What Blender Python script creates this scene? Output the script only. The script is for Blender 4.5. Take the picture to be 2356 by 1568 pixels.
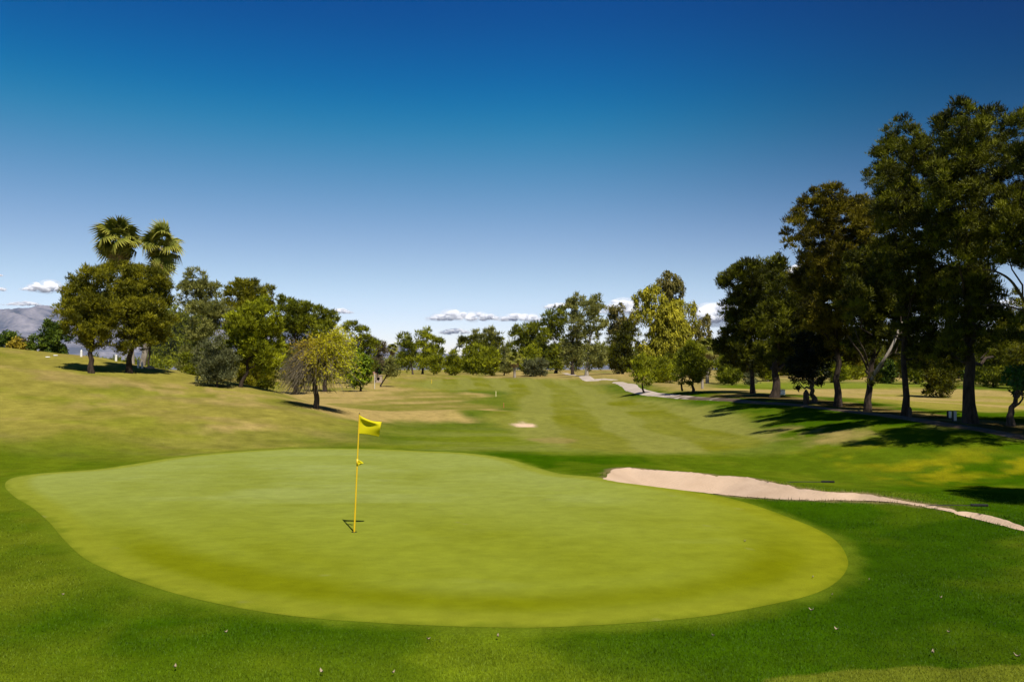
import bpy, bmesh, math, random
import numpy as np
from math import radians, sin, cos, pi, sqrt, exp

S = bpy.context.scene
COL = S.collection
for o in list(bpy.data.objects):
    bpy.data.objects.remove(o)

# ------------------------------------------------------------------ camera
CAM_Z = 3.0
FPX = 852.0                       # focal length in pixels of a 1024 wide frame
PITCH = math.atan((850 - 784) * 0.43463 / FPX)
cam_d = bpy.data.cameras.new('camera')
cam = bpy.data.objects.new('camera', cam_d)
COL.objects.link(cam)
cam.location = (0, 0, CAM_Z)
cam.rotation_euler = (pi / 2 + PITCH, 0, 0)
cam_d.sensor_width = 36.0
cam_d.lens = FPX / 1024 * 36.0
cam_d.clip_start = 0.05
cam_d.clip_end = 200000
S.camera = cam

# ------------------------------------------------------------------ light
SUN_EL = radians(56.5)
SUN_AZ = radians(23)              # to the right of straight behind the camera
to_sun = (sin(SUN_AZ) * cos(SUN_EL), -cos(SUN_AZ) * cos(SUN_EL), sin(SUN_EL))
sd = bpy.data.lights.new('sun', 'SUN')
sd.energy = 4.6
sd.angle = radians(0.5)
sd.color = (1.0, 0.95, 0.86)
sun = bpy.data.objects.new('sun', sd)
COL.objects.link(sun)
sun.location = (20, -60, 100)
sun.rotation_euler = (pi / 2 - SUN_EL, 0, SUN_AZ)

W = bpy.data.worlds.new('World')
S.world = W
W.use_nodes = True
nt = W.node_tree
for n in list(nt.nodes):
    nt.nodes.remove(n)
wo = nt.nodes.new('ShaderNodeOutputWorld')
bg = nt.nodes.new('ShaderNodeBackground')
sky = nt.nodes.new('ShaderNodeTexSky')
sky.sky_type = 'NISHITA'
sky.sun_disc = False
sky.sun_elevation = SUN_EL
sky.sun_rotation = pi - SUN_AZ
sky.altitude = 750
sky.air_density = 1.0
sky.dust_density = 0.6
sky.ozone_density = 2.0
bg.inputs['Strength'].default_value = 0.135
# the clear desert sky deepens quickly with height: tint by elevation, constant above the frame
geo = nt.nodes.new('ShaderNodeNewGeometry')
sep = nt.nodes.new('ShaderNodeSeparateXYZ')
ramp = nt.nodes.new('ShaderNodeValToRGB')
mul = nt.nodes.new('ShaderNodeMix')
mul.data_type = 'RGBA'
mul.blend_type = 'MULTIPLY'
mul.inputs[0].default_value = 1.0
neg = nt.nodes.new('ShaderNodeMath'); neg.operation = 'MULTIPLY'; neg.inputs[1].default_value = -1.0
nt.links.new(geo.outputs['Incoming'], sep.inputs[0])
nt.links.new(sep.outputs['Z'], neg.inputs[0])
nt.links.new(neg.outputs[0], ramp.inputs[0])
nt.links.new(sky.outputs[0], mul.inputs[6])
nt.links.new(ramp.outputs[0], mul.inputs[7])
# the sky is deeper blue towards the right (east), as in the photograph
xr = nt.nodes.new('ShaderNodeMapRange'); xr.interpolation_type = 'SMOOTHSTEP'
xr.inputs[1].default_value = 0.0; xr.inputs[2].default_value = 0.60; xr.inputs[3].default_value = 0.0; xr.inputs[4].default_value = 1.0
ngx = nt.nodes.new('ShaderNodeMath'); ngx.operation = 'MULTIPLY'; ngx.inputs[1].default_value = -1.0
nt.links.new(sep.outputs['X'], ngx.inputs[0])
nt.links.new(ngx.outputs[0], xr.inputs[0])
zr = nt.nodes.new('ShaderNodeMapRange'); zr.interpolation_type = 'SMOOTHSTEP'
zr.inputs[1].default_value = 0.0; zr.inputs[2].default_value = 0.30; zr.inputs[3].default_value = 0.0; zr.inputs[4].default_value = 1.0
nt.links.new(neg.outputs[0], zr.inputs[0])
fm = nt.nodes.new('ShaderNodeMath'); fm.operation = 'MULTIPLY'
nt.links.new(zr.outputs[0], fm.inputs[0]); nt.links.new(xr.outputs[0], fm.inputs[1])
xm = nt.nodes.new('ShaderNodeMix'); xm.data_type = 'RGBA'; xm.blend_type = 'MULTIPLY'
xm.inputs[7].default_value = (0.22, 0.30, 0.44, 1)
nt.links.new(fm.outputs[0], xm.inputs[0]); nt.links.new(mul.outputs[2], xm.inputs[6])
nt.links.new(xm.outputs[2], bg.inputs[0])
nt.links.new(bg.outputs[0], wo.inputs[0])
SKY_RAMP = [(0.02, (0.7916, 0.7111, 0.7627)), (0.0338, (0.7894, 0.7097, 0.7602)), (0.0476, (0.781, 0.7043, 0.751)), (0.0614, (0.7598, 0.6907, 0.7285)), (0.0752, (0.7235, 0.667, 0.692)), (0.089, (0.6776, 0.6361, 0.65)), (0.1028, (0.6306, 0.6028, 0.6129)), (0.1166, (0.5867, 0.5703, 0.5851)), (0.1303, (0.5446, 0.5399, 0.5645)), (0.1441, (0.5018, 0.5131, 0.5479)), (0.1579, (0.4564, 0.4907, 0.5332)), (0.1717, (0.4088, 0.4724, 0.5198)), (0.1855, (0.3597, 0.4568, 0.5075)), (0.1993, (0.3101, 0.4429, 0.4963)), (0.2131, (0.2603, 0.4303, 0.4864)), (0.2269, (0.2103, 0.4188, 0.4777)), (0.2407, (0.1611, 0.4082, 0.4703)), (0.2545, (0.115, 0.3969, 0.4644)), (0.2683, (0.075, 0.3822, 0.4604)), (0.2821, (0.0435, 0.3618, 0.4581)), (0.2959, (0.022, 0.3361, 0.4568)), (0.3097, (0.01, 0.3083, 0.4552)), (0.3234, (0.0045, 0.2818, 0.4519)), (0.3372, (0.0022, 0.2578, 0.4459)), (0.351, (0.0011, 0.2357, 0.4372)), (0.3648, (0.0005, 0.2153, 0.4267)), (0.3786, (0.0002, 0.197, 0.4162)), (0.3924, (0.0, 0.1827, 0.4075)), (0.4062, (0.0, 0.1737, 0.4021)), (0.42, (0.0, 0.1688, 0.3992))]
cr = ramp.color_ramp
while len(cr.elements) > 1:
    cr.elements.remove(cr.elements[-1])
for i, (p, c) in enumerate(SKY_RAMP):
    e = cr.elements[0] if i == 0 else cr.elements.new(p)
    e.position = p
    e.color = (*c, 1)

S.view_settings.view_transform = 'Standard'
S.view_settings.look = 'None'
S.view_settings.exposure = 0.55
S.view_settings.gamma = 1.0
S.view_settings.use_curve_mapping = False
S.cycles.volume_bounces = 28
S.cycles.max_bounces = 30
S.cycles.diffuse_bounces = 3
S.cycles.transparent_max_bounces = 32

# ------------------------------------------------------------------ helpers
RNG = np.random.default_rng(11)


def hash2(ix, iy, seed):
    h = (ix.astype(np.int64) * 374761393 + iy.astype(np.int64) * 668265263 + seed * 974634777) & 0xFFFFFFFF
    h = ((h ^ (h >> 13)) * 1274126177) & 0xFFFFFFFF
    h = h ^ (h >> 16)
    return (h & 0xFFFFFF) / float(0xFFFFFF)


def vnoise(x, y, seed=0):
    ix = np.floor(x); iy = np.floor(y)
    fx = x - ix; fy = y - iy
    fx = fx * fx * fx * (fx * (fx * 6 - 15) + 10); fy = fy * fy * fy * (fy * (fy * 6 - 15) + 10)
    a = hash2(ix, iy, seed); b = hash2(ix + 1, iy, seed)
    c = hash2(ix, iy + 1, seed); d = hash2(ix + 1, iy + 1, seed)
    return (a * (1 - fx) + b * fx) * (1 - fy) + (c * (1 - fx) + d * fx) * fy


def fbm(x, y, seed=0, octv=4):
    """value noise, 0..1 around 0.5"""
    t = 0; a = 0.5; s = 0
    for k in range(octv):
        t = t + a * vnoise(x * 2 ** k + 17.3 * k, y * 2 ** k - 9.1 * k, seed + k)
        s += a; a *= 0.55
    return t / s


def smooth(t):
    t = np.clip(t, 0, 1)
    return t * t * (3 - 2 * t)


def ray(Dx, Dy):
    """direction of a picture point, scaled so that y = 1 (points measured on a 2356 px wide view)"""
    dx = (Dx - 1178) * 0.43463; dz = (784 - Dy) * 0.43463
    yy = FPX * cos(PITCH) - dz * sin(PITCH)
    zz = FPX * sin(PITCH) + dz * cos(PITCH)
    return dx / yy, zz / yy


def sdf(px, py, poly):
    """signed distance to a polygon, negative inside"""
    poly = np.asarray(poly, float)
    best = np.full(px.shape, 1e9); inside = np.zeros(px.shape, bool)
    lo = poly.min(0) - 12; hi = poly.max(0) + 12
    m = (px > lo[0]) & (px < hi[0]) & (py > lo[1]) & (py < hi[1])
    x = px[m]; y = py[m]
    b = np.full(x.shape, 1e9); ins = np.zeros(x.shape, bool)
    n = len(poly)
    for i in range(n):
        x1, y1 = poly[i]; x2, y2 = poly[(i + 1) % n]
        ex, ey = x2 - x1, y2 - y1
        L = ex * ex + ey * ey + 1e-12
        t = np.clip(((x - x1) * ex + (y - y1) * ey) / L, 0, 1)
        d = (x - x1 - t * ex) ** 2 + (y - y1 - t * ey) ** 2
        b = np.minimum(b, d)
        c = (y1 > y) != (y2 > y)
        if ey != 0:
            ins ^= c & (x < ex * (y - y1) / ey + x1)
    b = np.sqrt(b)
    best[m] = np.where(ins, -b, b)
    best[~m] = 50.0
    return best


def catmull(pts, n=4, closed=True):
    pts = [np.array(p, float) for p in pts]
    out = []; N = len(pts)
    rng = range(N) if closed else range(N - 1)
    for i in rng:
        if closed:
            p0, p1, p2, p3 = pts[i - 1], pts[i], pts[(i + 1) % N], pts[(i + 2) % N]
        else:
            p0, p1, p2, p3 = pts[max(i - 1, 0)], pts[i], pts[i + 1], pts[min(i + 2, N - 1)]
        for k in range(n):
            t = k / n
            out.append(0.5 * (2 * p1 + (p2 - p0) * t + (2 * p0 - 5 * p1 + 4 * p2 - p3) * t * t + (3 * p1 - p0 - 3 * p2 + p3) * t ** 3))
    if not closed:
        out.append(pts[-1])
    return np.array(out)


def flat(Dpts, z=0.0):
    out = []
    for a, b in Dpts:
        rx, rz = ray(a, b)
        d = (CAM_Z - z) / -rz
        out.append((rx * d, d))
    return out


# ------------------------------------------------------------------ terrain
GREEN_D = [(12, 1120), (20, 1103), (60, 1092), (150, 1084), (230, 1078), (300, 1068), (400, 1052), (500, 1042), (620, 1034), (700, 1031),
           (850, 1032), (950, 1036), (1060, 1041), (1130, 1048), (1190, 1060), (1240, 1076), (1300, 1094), (1400, 1112), (1500, 1127),
           (1600, 1143), (1700, 1163), (1790, 1185), (1870, 1212), (1925, 1245), (1950, 1285), (1945, 1315), (1915, 1345), (1860, 1370),
           (1760, 1393), (1640, 1415), (1500, 1430), (1350, 1440), (1200, 1445), (1000, 1440), (850, 1432), (700, 1420), (560, 1400),
           (430, 1372), (330, 1342), (262, 1317), (196, 1285), (150, 1244), (112, 1200), (72, 1166), (34, 1143)]
GREEN = catmull(flat(GREEN_D, 0.0), 3)
LIP = 0.14
BUNKER_D = [(1395, 1103), (1500, 1118), (1650, 1135), (1800, 1147), (1990, 1150), (2080, 1157), (2170, 1173), (2200, 1179), (2190, 1172), (2140, 1161),
            (2050, 1146), (1980, 1131), (1900, 1129), (1800, 1110), (1720, 1089), (1600, 1081), (1500, 1076), (1450, 1073), (1412, 1077), (1400, 1090)]
BUNKER = catmull(flat(BUNKER_D, LIP), 3)
BUNKER2_D = [(2196, 1181), (2215, 1176), (2250, 1180), (2300, 1192), (2356, 1212), (2420, 1238), (2440, 1254), (2356, 1221), (2290, 1204), (2230, 1190)]
BUNKER2 = catmull(flat(BUNKER2_D, LIP), 3)

RX = np.array([-80, -60, -45, -37, -29.9, -24.5, -19.6, -14.7, -10.4, -7.5, -5.0, 200])
RH = np.array([5.6, 5.2, 4.9, 4.62, 4.1, 3.25, 2.45, 1.72, 0.93, 0.35, 0.0, 0.0])
RY = np.array([70, 68, 64, 62, 60, 58, 55, 50, 45, 42, 40, 40])


def bunker_sd(x, y):
    return np.minimum(sdf(x, y, BUNKER), sdf(x, y, BUNKER2))


def zg0(x, y):
    """terrain without the bunkers"""
    r = np.sqrt(x * x + y * y)
    z = 1.35 * np.exp(-(r / 4.4) ** 2) - 0.0
    z = z + 1.7 * smooth((y - 60) / 150) + 0.7 * smooth((y - 200) / 250)
    H = np.interp(x, RX, RH); yr = np.interp(x, RX, RY)
    s = (y - 22) / (yr - 22)
    front = np.where(s < 1, smooth(0.08 + 0.92 * np.clip(s, 0, 1)) - smooth(np.array(0.08)), 0) / (1 - float(smooth(np.array(0.08))))
    lin = np.clip(s, 0, 1)
    front = 0.5 * front + 0.5 * lin ** 1.25
    back = 1 - smooth((y - yr) / 22.0)
    hz_ = H * np.where(s < 1, np.where(s > 0, front, 0), back)
    nz_ = (np.abs(y - 22) < 24) & (x < 8) & (x > -40)
    if np.any(nz_):
        # the green lies level; the slope starts beyond its edge
        hz_ = np.array(hz_, float)
        g_ = sdf(np.atleast_1d(x)[np.atleast_1d(nz_)], np.atleast_1d(y)[np.atleast_1d(nz_)], GREEN[::3])
        hz_[nz_] = hz_[nz_] * smooth((g_ - 0.2) / 7.0)
    z = z + hz_
    # gentle undulation away from the green
    und = (fbm(x / 14.0, y / 14.0, 5, 3) - 0.5)
    far = smooth((r - 30) / 25) * 0.55 + 0.0
    z = z + und * far
    # the hollow to the right behind the bunker and the bank that carries path and pines
    z = z - 0.30 * np.exp(-((x - 10.5) / 5.0) ** 2 - ((y - 26) / 4.0) ** 2)
    z = z + 1.05 * smooth((x - 8.5) / 8.0) * smooth((y - 22) / 11.0) * (1 - 0.75 * smooth((y - 80) / 60.0)) * (1 - 0.5 * smooth((x - 22) / 12))
    z = z + 0.9 * np.exp(-((x - 19) / 14.0) ** 2 - ((y - 150) / 14.0) ** 2)
    z = z + 0.7 * np.exp(-((x - 3) / 10.0) ** 2 - ((y - 235) / 12.0) ** 2)
    z = z + 0.5 * np.exp(-((x + 4) / 5.0) ** 2 - ((y - 52) / 3.0) ** 2)
    return z


def zg(x, y):
    x = np.asarray(x, float); y = np.asarray(y, float)
    z = zg0(x, y)
    m = (x > 0) & (x < 26) & (y > 9) & (y < 34)
    if np.any(m):
        b = bunker_sd(np.atleast_1d(x)[np.atleast_1d(m)], np.atleast_1d(y)[np.atleast_1d(m)])
        add = np.where(b > 0, LIP * np.exp(-(b / 1.3) ** 2), LIP - 0.40 * smooth(-b / 1.5) - 0.11 * smooth(-b / 0.16))
        if z.ndim == 0:
            z = z + add[0]
        else:
            z = z.copy(); z[m] += add
    return z


def zp(x, y):
    return float(zg(np.array([x]), np.array([y]))[0])


_YS = np.geomspace(5, 900, 4000)


def ground(Dx, Dy):
    """where the sight line of a picture point meets the terrain"""
    rx, rz = ray(Dx, Dy)
    h = CAM_Z + rz * _YS - zg(rx * _YS, _YS)
    i = np.argmax(h < 0)
    if h[i] >= 0:
        i = len(_YS) - 1
    y = _YS[i]
    return np.array([rx * y, y, zp(rx * y, y)])


def at(Dx, Dy, d):
    rx, rz = ray(Dx, Dy)
    return np.array([rx * d, d, CAM_Z + rz * d])


def on_ground(Dx, d):
    rx, _ = ray(Dx, 850)
    return np.array([rx * d, d, zp(rx * d, d)])


def gpoly(Dpts):
    return np.array([ground(a, b)[:2] for a, b in Dpts])


def dense(Dpts, n=4):
    return catmull(Dpts, n)


# ------------------------------------------------------------------ object helpers
def link(name, me, mat=None, parent=None, loc=None):
    o = bpy.data.objects.new(name, me)
    COL.objects.link(o)
    if mat is not None and me is not None and len(me.materials) == 0:
        me.materials.append(mat)
    if parent is not None:
        o.parent = parent
    if loc is not None:
        o.location = loc
    return o


def tag(o, label=None, cat=None, group=None, kind=None):
    if label: o['label'] = label
    if cat: o['category'] = cat
    if group: o['group'] = group
    if kind: o['kind'] = kind
    return o


def thing(name, label, cat, loc, group=None, rotz=0):
    o = bpy.data.objects.new(name, None)
    COL.objects.link(o)
    o.location = loc
    o.rotation_euler = (0, 0, rotz)
    o.empty_display_size = 0.3
    return tag(o, label, cat, group)


def mesh_np(name, V, F, col=None, smooth_=False):
    """V (n,3), F (m,k) faces of one size"""
    me = bpy.data.meshes.new(name)
    V = np.asarray(V, np.float32); F = np.asarray(F, np.int32)
    m, k = F.shape
    me.vertices.add(len(V)); me.vertices.foreach_set('co', V.ravel())
    me.loops.add(m * k); me.loops.foreach_set('vertex_index', F.ravel())
    me.polygons.add(m)
    me.polygons.foreach_set('loop_start', np.arange(0, m * k, k, dtype=np.int32))
    me.polygons.foreach_set('loop_total', np.full(m, k, np.int32))
    if smooth_:
        me.polygons.foreach_set('use_smooth', np.ones(m, bool))
    me.update(calc_edges=True)
    if col is not None:
        a = me.color_attributes.new('col', 'FLOAT_COLOR', 'POINT')
        c = np.ones((len(V), 4), np.float32); c[:, :3] = col
        a.data.foreach_set('color', c.ravel())
    return me


def tubes(paths, sides=7):
    """paths: list of (points (n,3), radii (n)); one vertex array and quads"""
    V = []; F = []; off = 0
    for P, R in paths:
        P = np.asarray(P, float); R = np.asarray(R, float); n = len(P)
        T = np.gradient(P, axis=0); T /= np.linalg.norm(T, axis=1, keepdims=True) + 1e-9
        ref = np.array([0.0, 1.0, 0.0]) if abs(T[:, 1].mean()) < 0.8 else np.array([1.0, 0, 0])
        A = np.cross(T, ref); A /= np.linalg.norm(A, axis=1, keepdims=True) + 1e-9
        B = np.cross(T, A)
        th = np.linspace(0, 2 * pi, sides, endpoint=False)
        ring = P[:, None, :] + R[:, None, None] * (np.cos(th)[None, :, None] * A[:, None, :] + np.sin(th)[None, :, None] * B[:, None, :])
        V.append(ring.reshape(-1, 3))
        i = np.arange(n - 1)[:, None] * sides; j = np.arange(sides)[None, :]; j2 = (j + 1) % sides
        f = np.stack([i + j, i + j2, i + sides + j2, i + sides + j], -1).reshape(-1, 4) + off
        F.append(f); off += n * sides
    return np.concatenate(V), np.concatenate(F)


def bm_obj(name, build, mat, parent=None, loc=None, bevel=0.0, smooth_=False):
    bm = bmesh.new(); build(bm)
    if bevel:
        bmesh.ops.bevel(bm, geom=bm.edges[:], offset=bevel, segments=2, affect='EDGES')
    bmesh.ops.recalc_face_normals(bm, faces=bm.faces)
    me = bpy.data.meshes.new(name); bm.to_mesh(me); bm.free()
    if smooth_:
        for p in me.polygons: p.use_smooth = True
    return link(name, me, mat, parent, loc)


def box(bm, c, s):
    from mathutils import Matrix
    bmesh.ops.create_cube(bm, size=1, matrix=Matrix.Translation(c) @ Matrix.Diagonal((*s, 1)))


# ------------------------------------------------------------------ materials
def new_mat(name):
    m = bpy.data.materials.new(name); m.use_nodes = True
    t = m.node_tree
    return m, t, t.nodes['Principled BSDF'], t.nodes['Material Output']


def N(t, typ, **kw):
    n = t.nodes.new(typ)
    for k, v in kw.items(): setattr(n, k, v)
    return n


def noise_mat(name, c1, c2, scale=8.0, rough=0.85, bump=0.3, bscale=None, stretch=(1, 1, 1), spec=0.2):
    m, t, b, o = new_mat(name)
    tc = N(t, 'ShaderNodeTexCoord'); mp = N(t, 'ShaderNodeMapping'); mp.inputs['Scale'].default_value = stretch
    nz = N(t, 'ShaderNodeTexNoise'); nz.inputs['Scale'].default_value = scale; nz.inputs['Detail'].default_value = 6
    rp = N(t, 'ShaderNodeValToRGB')
    rp.color_ramp.elements[0].position = 0.32; rp.color_ramp.elements[1].position = 0.68
    rp.color_ramp.elements[0].color = (*c1, 1); rp.color_ramp.elements[1].color = (*c2, 1)
    t.links.new(tc.outputs['Object'], mp.inputs[0]); t.links.new(mp.outputs[0], nz.inputs[0])
    t.links.new(nz.outputs[0], rp.inputs[0]); t.links.new(rp.outputs[0], b.inputs['Base Color'])
    b.inputs['Roughness'].default_value = rough
    b.inputs['Specular IOR Level'].default_value = spec
    if bump:
        n2 = N(t, 'ShaderNodeTexNoise'); n2.inputs['Scale'].default_value = bscale or scale * 4; n2.inputs['Detail'].default_value = 4
        bp = N(t, 'ShaderNodeBump'); bp.inputs['Strength'].default_value = bump; bp.inputs['Distance'].default_value = 0.05
        t.links.new(mp.outputs[0], n2.inputs[0]); t.links.new(n2.outputs[0], bp.inputs['Height']); t.links.new(bp.outputs[0], b.inputs['Normal'])
    return m


def ground_mat(name, fine=1.0, amp=0.35, bump=0.5):
    """vertex colour is the grass colour of each zone; noise adds the grain of the sward"""
    m, t, b, o = new_mat(name)
    at_ = N(t, 'ShaderNodeAttribute'); at_.attribute_name = 'col'
    tc = N(t, 'ShaderNodeTexCoord')
    n1 = N(t, 'ShaderNodeTexNoise'); n1.inputs['Scale'].default_value = 26 * fine; n1.inputs['Detail'].default_value = 5; n1.inputs['Roughness'].default_value = 0.65
    n2 = N(t, 'ShaderNodeTexNoise'); n2.inputs['Scale'].default_value = 2.2; n2.inputs['Detail'].default_value = 6; n2.inputs['Roughness'].default_value = 0.6
    t.links.new(tc.outputs['Object'], n1.inputs[0]); t.links.new(tc.outputs['Object'], n2.inputs[0])
    mr1 = N(t, 'ShaderNodeMapRange'); mr1.inputs[1].default_value = 0.25; mr1.inputs[2].default_value = 0.75
    mr1.inputs[3].default_value = 1 - amp; mr1.inputs[4].default_value = 1 + amp
    mr2 = N(t, 'ShaderNodeMapRange'); mr2.inputs[1].default_value = 0.25; mr2.inputs[2].default_value = 0.75
    mr2.inputs[3].default_value = 1 - amp * 0.6; mr2.inputs[4].default_value = 1 + amp * 0.6
    t.links.new(n1.outputs[0], mr1.inputs[0]); t.links.new(n2.outputs[0], mr2.inputs[0])
    mm = N(t, 'ShaderNodeMath', operation='MULTIPLY'); t.links.new(mr1.outputs[0], mm.inputs[0]); t.links.new(mr2.outputs[0], mm.inputs[1])
    vm = N(t, 'ShaderNodeVectorMath', operation='SCALE')
    t.links.new(at_.outputs['Color'], vm.inputs[0]); t.links.new(mm.outputs[0], vm.inputs['Scale'])
    t.links.new(vm.outputs[0], b.inputs['Base Color'])
    b.inputs['Roughness'].default_value = 0.9
    b.inputs['Specular IOR Level'].default_value = 0.0
    bp = N(t, 'ShaderNodeBump'); bp.inputs['Strength'].default_value = bump; bp.inputs['Distance'].default_value = 0.03
    t.links.new(n1.outputs[0], bp.inputs['Height']); t.links.new(bp.outputs[0], b.inputs['Normal'])
    return m


def leaf_mat(name, trans=0.25):
    m, t, b, o = new_mat(name)
    a = N(t, 'ShaderNodeAttribute'); a.attribute_name = 'col'
    t.links.new(a.outputs['Color'], b.inputs['Base Color'])
    b.inputs['Roughness'].default_value = 0.6
    b.inputs['Specular IOR Level'].default_value = 0.15
    tr = N(t, 'ShaderNodeBsdfTranslucent'); t.links.new(a.outputs['Color'], tr.inputs[0])
    mx = N(t, 'ShaderNodeMixShader'); mx.inputs[0].default_value = trans
    t.links.new(b.outputs[0], mx.inputs[1]); t.links.new(tr.outputs[0], mx.inputs[2]); t.links.new(mx.outputs[0], o.inputs['Surface'])
    return m


M_ground = ground_mat('ground_grass', 1.0, 0.34, 0.5)
M_green = ground_mat('green_turf', 2.6, 0.20, 0.15)
M_leaf = leaf_mat('foliage', 0.22)
M_blade = leaf_mat('grass_blade', 0.3)
M_bark = noise_mat('bark', (0.035, 0.024, 0.016), (0.11, 0.08, 0.055), 3.0, 0.95, 0.8, 12, (3, 3, 0.7))
M_bark_dark = noise_mat('dark_bark', (0.018, 0.012, 0.008), (0.06, 0.042, 0.028), 3.0, 0.95, 0.8, 12, (3, 3, 0.7))
M_bark_pale = noise_mat('pale_bark', (0.16, 0.13, 0.10), (0.36, 0.31, 0.25), 2.0, 0.9, 0.5, 10, (2, 2, 0.6))
M_white = noise_mat('white_paint', (0.6, 0.57, 0.52), (0.78, 0.76, 0.72), 3.0, 0.7, 0.1)
M_sand = noise_mat('sand', (0.40, 0.285, 0.19), (0.47, 0.34, 0.235), 1.2, 0.95, 0.35, 14, spec=0.0)
_t = M_sand.node_tree; _b = _t.nodes['Principled BSDF']
_tc = N(_t, 'ShaderNodeTexCoord'); _w = N(_t, 'ShaderNodeTexWave'); _w.inputs['Scale'].default_value = 3.2; _w.inputs['Distortion'].default_value = 5.0; _w.inputs['Detail'].default_value = 3; _w.inputs['Detail Scale'].default_value = 0.7
_mp = N(_t, 'ShaderNodeMapping'); _mp.inputs['Rotation'].default_value = (0, 0, 1.1)
_bp = N(_t, 'ShaderNodeBump'); _bp.inputs['Strength'].default_value = 0.14; _bp.inputs['Distance'].default_value = 0.03
_old = _b.inputs['Normal'].links[0].from_socket
_t.links.new(_tc.outputs['Object'], _mp.inputs[0]); _t.links.new(_mp.outputs[0], _w.inputs[0]); _t.links.new(_w.outputs[1], _bp.inputs['Height']); _t.links.new(_old, _bp.inputs['Normal']); _t.links.new(_bp.outputs[0], _b.inputs['Normal'])
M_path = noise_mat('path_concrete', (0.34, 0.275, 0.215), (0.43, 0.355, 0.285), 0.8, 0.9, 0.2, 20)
# shade of the pines painted into the path: patchy brown over its near stretch
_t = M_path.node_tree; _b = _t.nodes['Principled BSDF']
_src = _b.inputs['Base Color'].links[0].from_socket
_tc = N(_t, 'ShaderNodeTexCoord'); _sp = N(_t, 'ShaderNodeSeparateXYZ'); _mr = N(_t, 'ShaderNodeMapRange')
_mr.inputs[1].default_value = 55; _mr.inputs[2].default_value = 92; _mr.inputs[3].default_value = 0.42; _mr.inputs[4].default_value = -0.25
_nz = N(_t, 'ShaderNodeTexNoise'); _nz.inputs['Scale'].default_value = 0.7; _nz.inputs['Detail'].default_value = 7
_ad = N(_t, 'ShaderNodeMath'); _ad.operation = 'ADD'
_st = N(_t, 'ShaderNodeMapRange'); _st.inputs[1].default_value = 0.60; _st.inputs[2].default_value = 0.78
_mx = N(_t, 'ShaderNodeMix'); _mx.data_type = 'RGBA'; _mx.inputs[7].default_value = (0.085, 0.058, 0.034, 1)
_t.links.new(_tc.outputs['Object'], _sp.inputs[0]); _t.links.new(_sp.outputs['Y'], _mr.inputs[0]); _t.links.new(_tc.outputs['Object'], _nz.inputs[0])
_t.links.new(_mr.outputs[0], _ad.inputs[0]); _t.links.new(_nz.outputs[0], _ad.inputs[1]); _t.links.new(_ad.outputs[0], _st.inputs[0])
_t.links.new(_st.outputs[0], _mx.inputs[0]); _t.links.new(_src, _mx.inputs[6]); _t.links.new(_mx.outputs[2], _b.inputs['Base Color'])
M_dark = noise_mat('dark_metal', (0.015, 0.015, 0.014), (0.03, 0.03, 0.028), 6.0, 0.6, 0.1)
M_pole = noise_mat('yellow_pole', (0.62, 0.40, 0.01), (0.70, 0.46, 0.015), 3.0, 0.35, 0.0, spec=0.4)


# ------------------------------------------------------------------ colours of the ground zones (albedo)
C_rough = np.array((0.030, 0.070, 0.0006))
C_rough2 = np.array((0.092, 0.118, 0.0050))
C_fair = np.array((0.172, 0.172, 0.0330))
C_fair2 = np.array((0.128, 0.132, 0.0080))
C_hill = np.array((0.205, 0.176, 0.0310))
C_tan = np.array((0.270, 0.196, 0.066))
C_sand = np.array((0.43, 0.30, 0.20))
C_green_l = np.array((0.185, 0.212, 0.0300))
C_green_d = np.array((0.140, 0.158, 0.0070))
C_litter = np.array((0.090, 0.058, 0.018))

Z_tan = gpoly(dense([(600, 905), (640, 893), (700, 886), (800, 884), (860, 882), (905, 886), (960, 895), (1010, 903), (1080, 902), (1136, 906), (1140, 913), (1095, 921), (1040, 926),
                     (1100, 928), (1160, 935), (1158, 943), (1100, 945), (1075, 950), (1105, 968), (1080, 974), (960, 968), (860, 970), (780, 957), (700, 935), (640, 915)], 2))
Z_fair = gpoly(dense([(905, 884), (960, 874), (1050, 868), (1200, 869), (1330, 868), (1400, 885), (1470, 908), (1600, 925), (1700, 948), (1770, 980), (1795, 1008), (1740, 1030), (1600, 1042),
                      (1420, 1040), (1250, 1020), (1180, 995), (1120, 975), (1085, 958), (1110, 946), (1165, 940), (1150, 915), (1130, 900), (1020, 898), (950, 892)], 2))
Z_streak = gpoly([(440, 980), (520, 975), (600, 975), (655, 980), (645, 989), (560, 991), (470, 990)])
Z_bare = gpoly(dense([(290, 888), (350, 876), (430, 884), (540, 898), (620, 914), (580, 922), (470, 914), (360, 904)], 2))
Z_bare2 = gpoly(dense([(-60, 950), (20, 945), (90, 958), (60, 968), (-40, 975)], 2))
Z_bare3 = gpoly(dense([(120, 925), (230, 918), (330, 930), (270, 940), (160, 938)], 2))
Z_mown = gpoly([(1760, 1562), (1900, 1550), (2050, 1540), (2200, 1536), (2356, 1530), (2500, 1526), (2500, 1640), (1740, 1640)])
Z_patch = gpoly([(1165, 974), (1205, 972), (1243, 978), (1235, 983), (1200, 983)])
Z_yel = gpoly(dense([(1870, 1048), (1950, 1040), (2050, 1052), (2200, 1052), (2300, 1050), (2400, 1060), (2400, 1095), (2280, 1098), (2200, 1120), (2100, 1118), (2000, 1095), (1930, 1075)], 2))
Z_yel2 = gpoly(dense([(1780, 985), (1860, 980), (1930, 1000), (1925, 1015), (1880, 1022), (1810, 1008)], 2))
Z_tee = gpoly(dense([(1700, 880), (1790, 876), (1950, 880), (2080, 880), (2200, 882), (2090, 892), (1950, 893), (1800, 893), (1730, 890)], 2))
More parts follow.
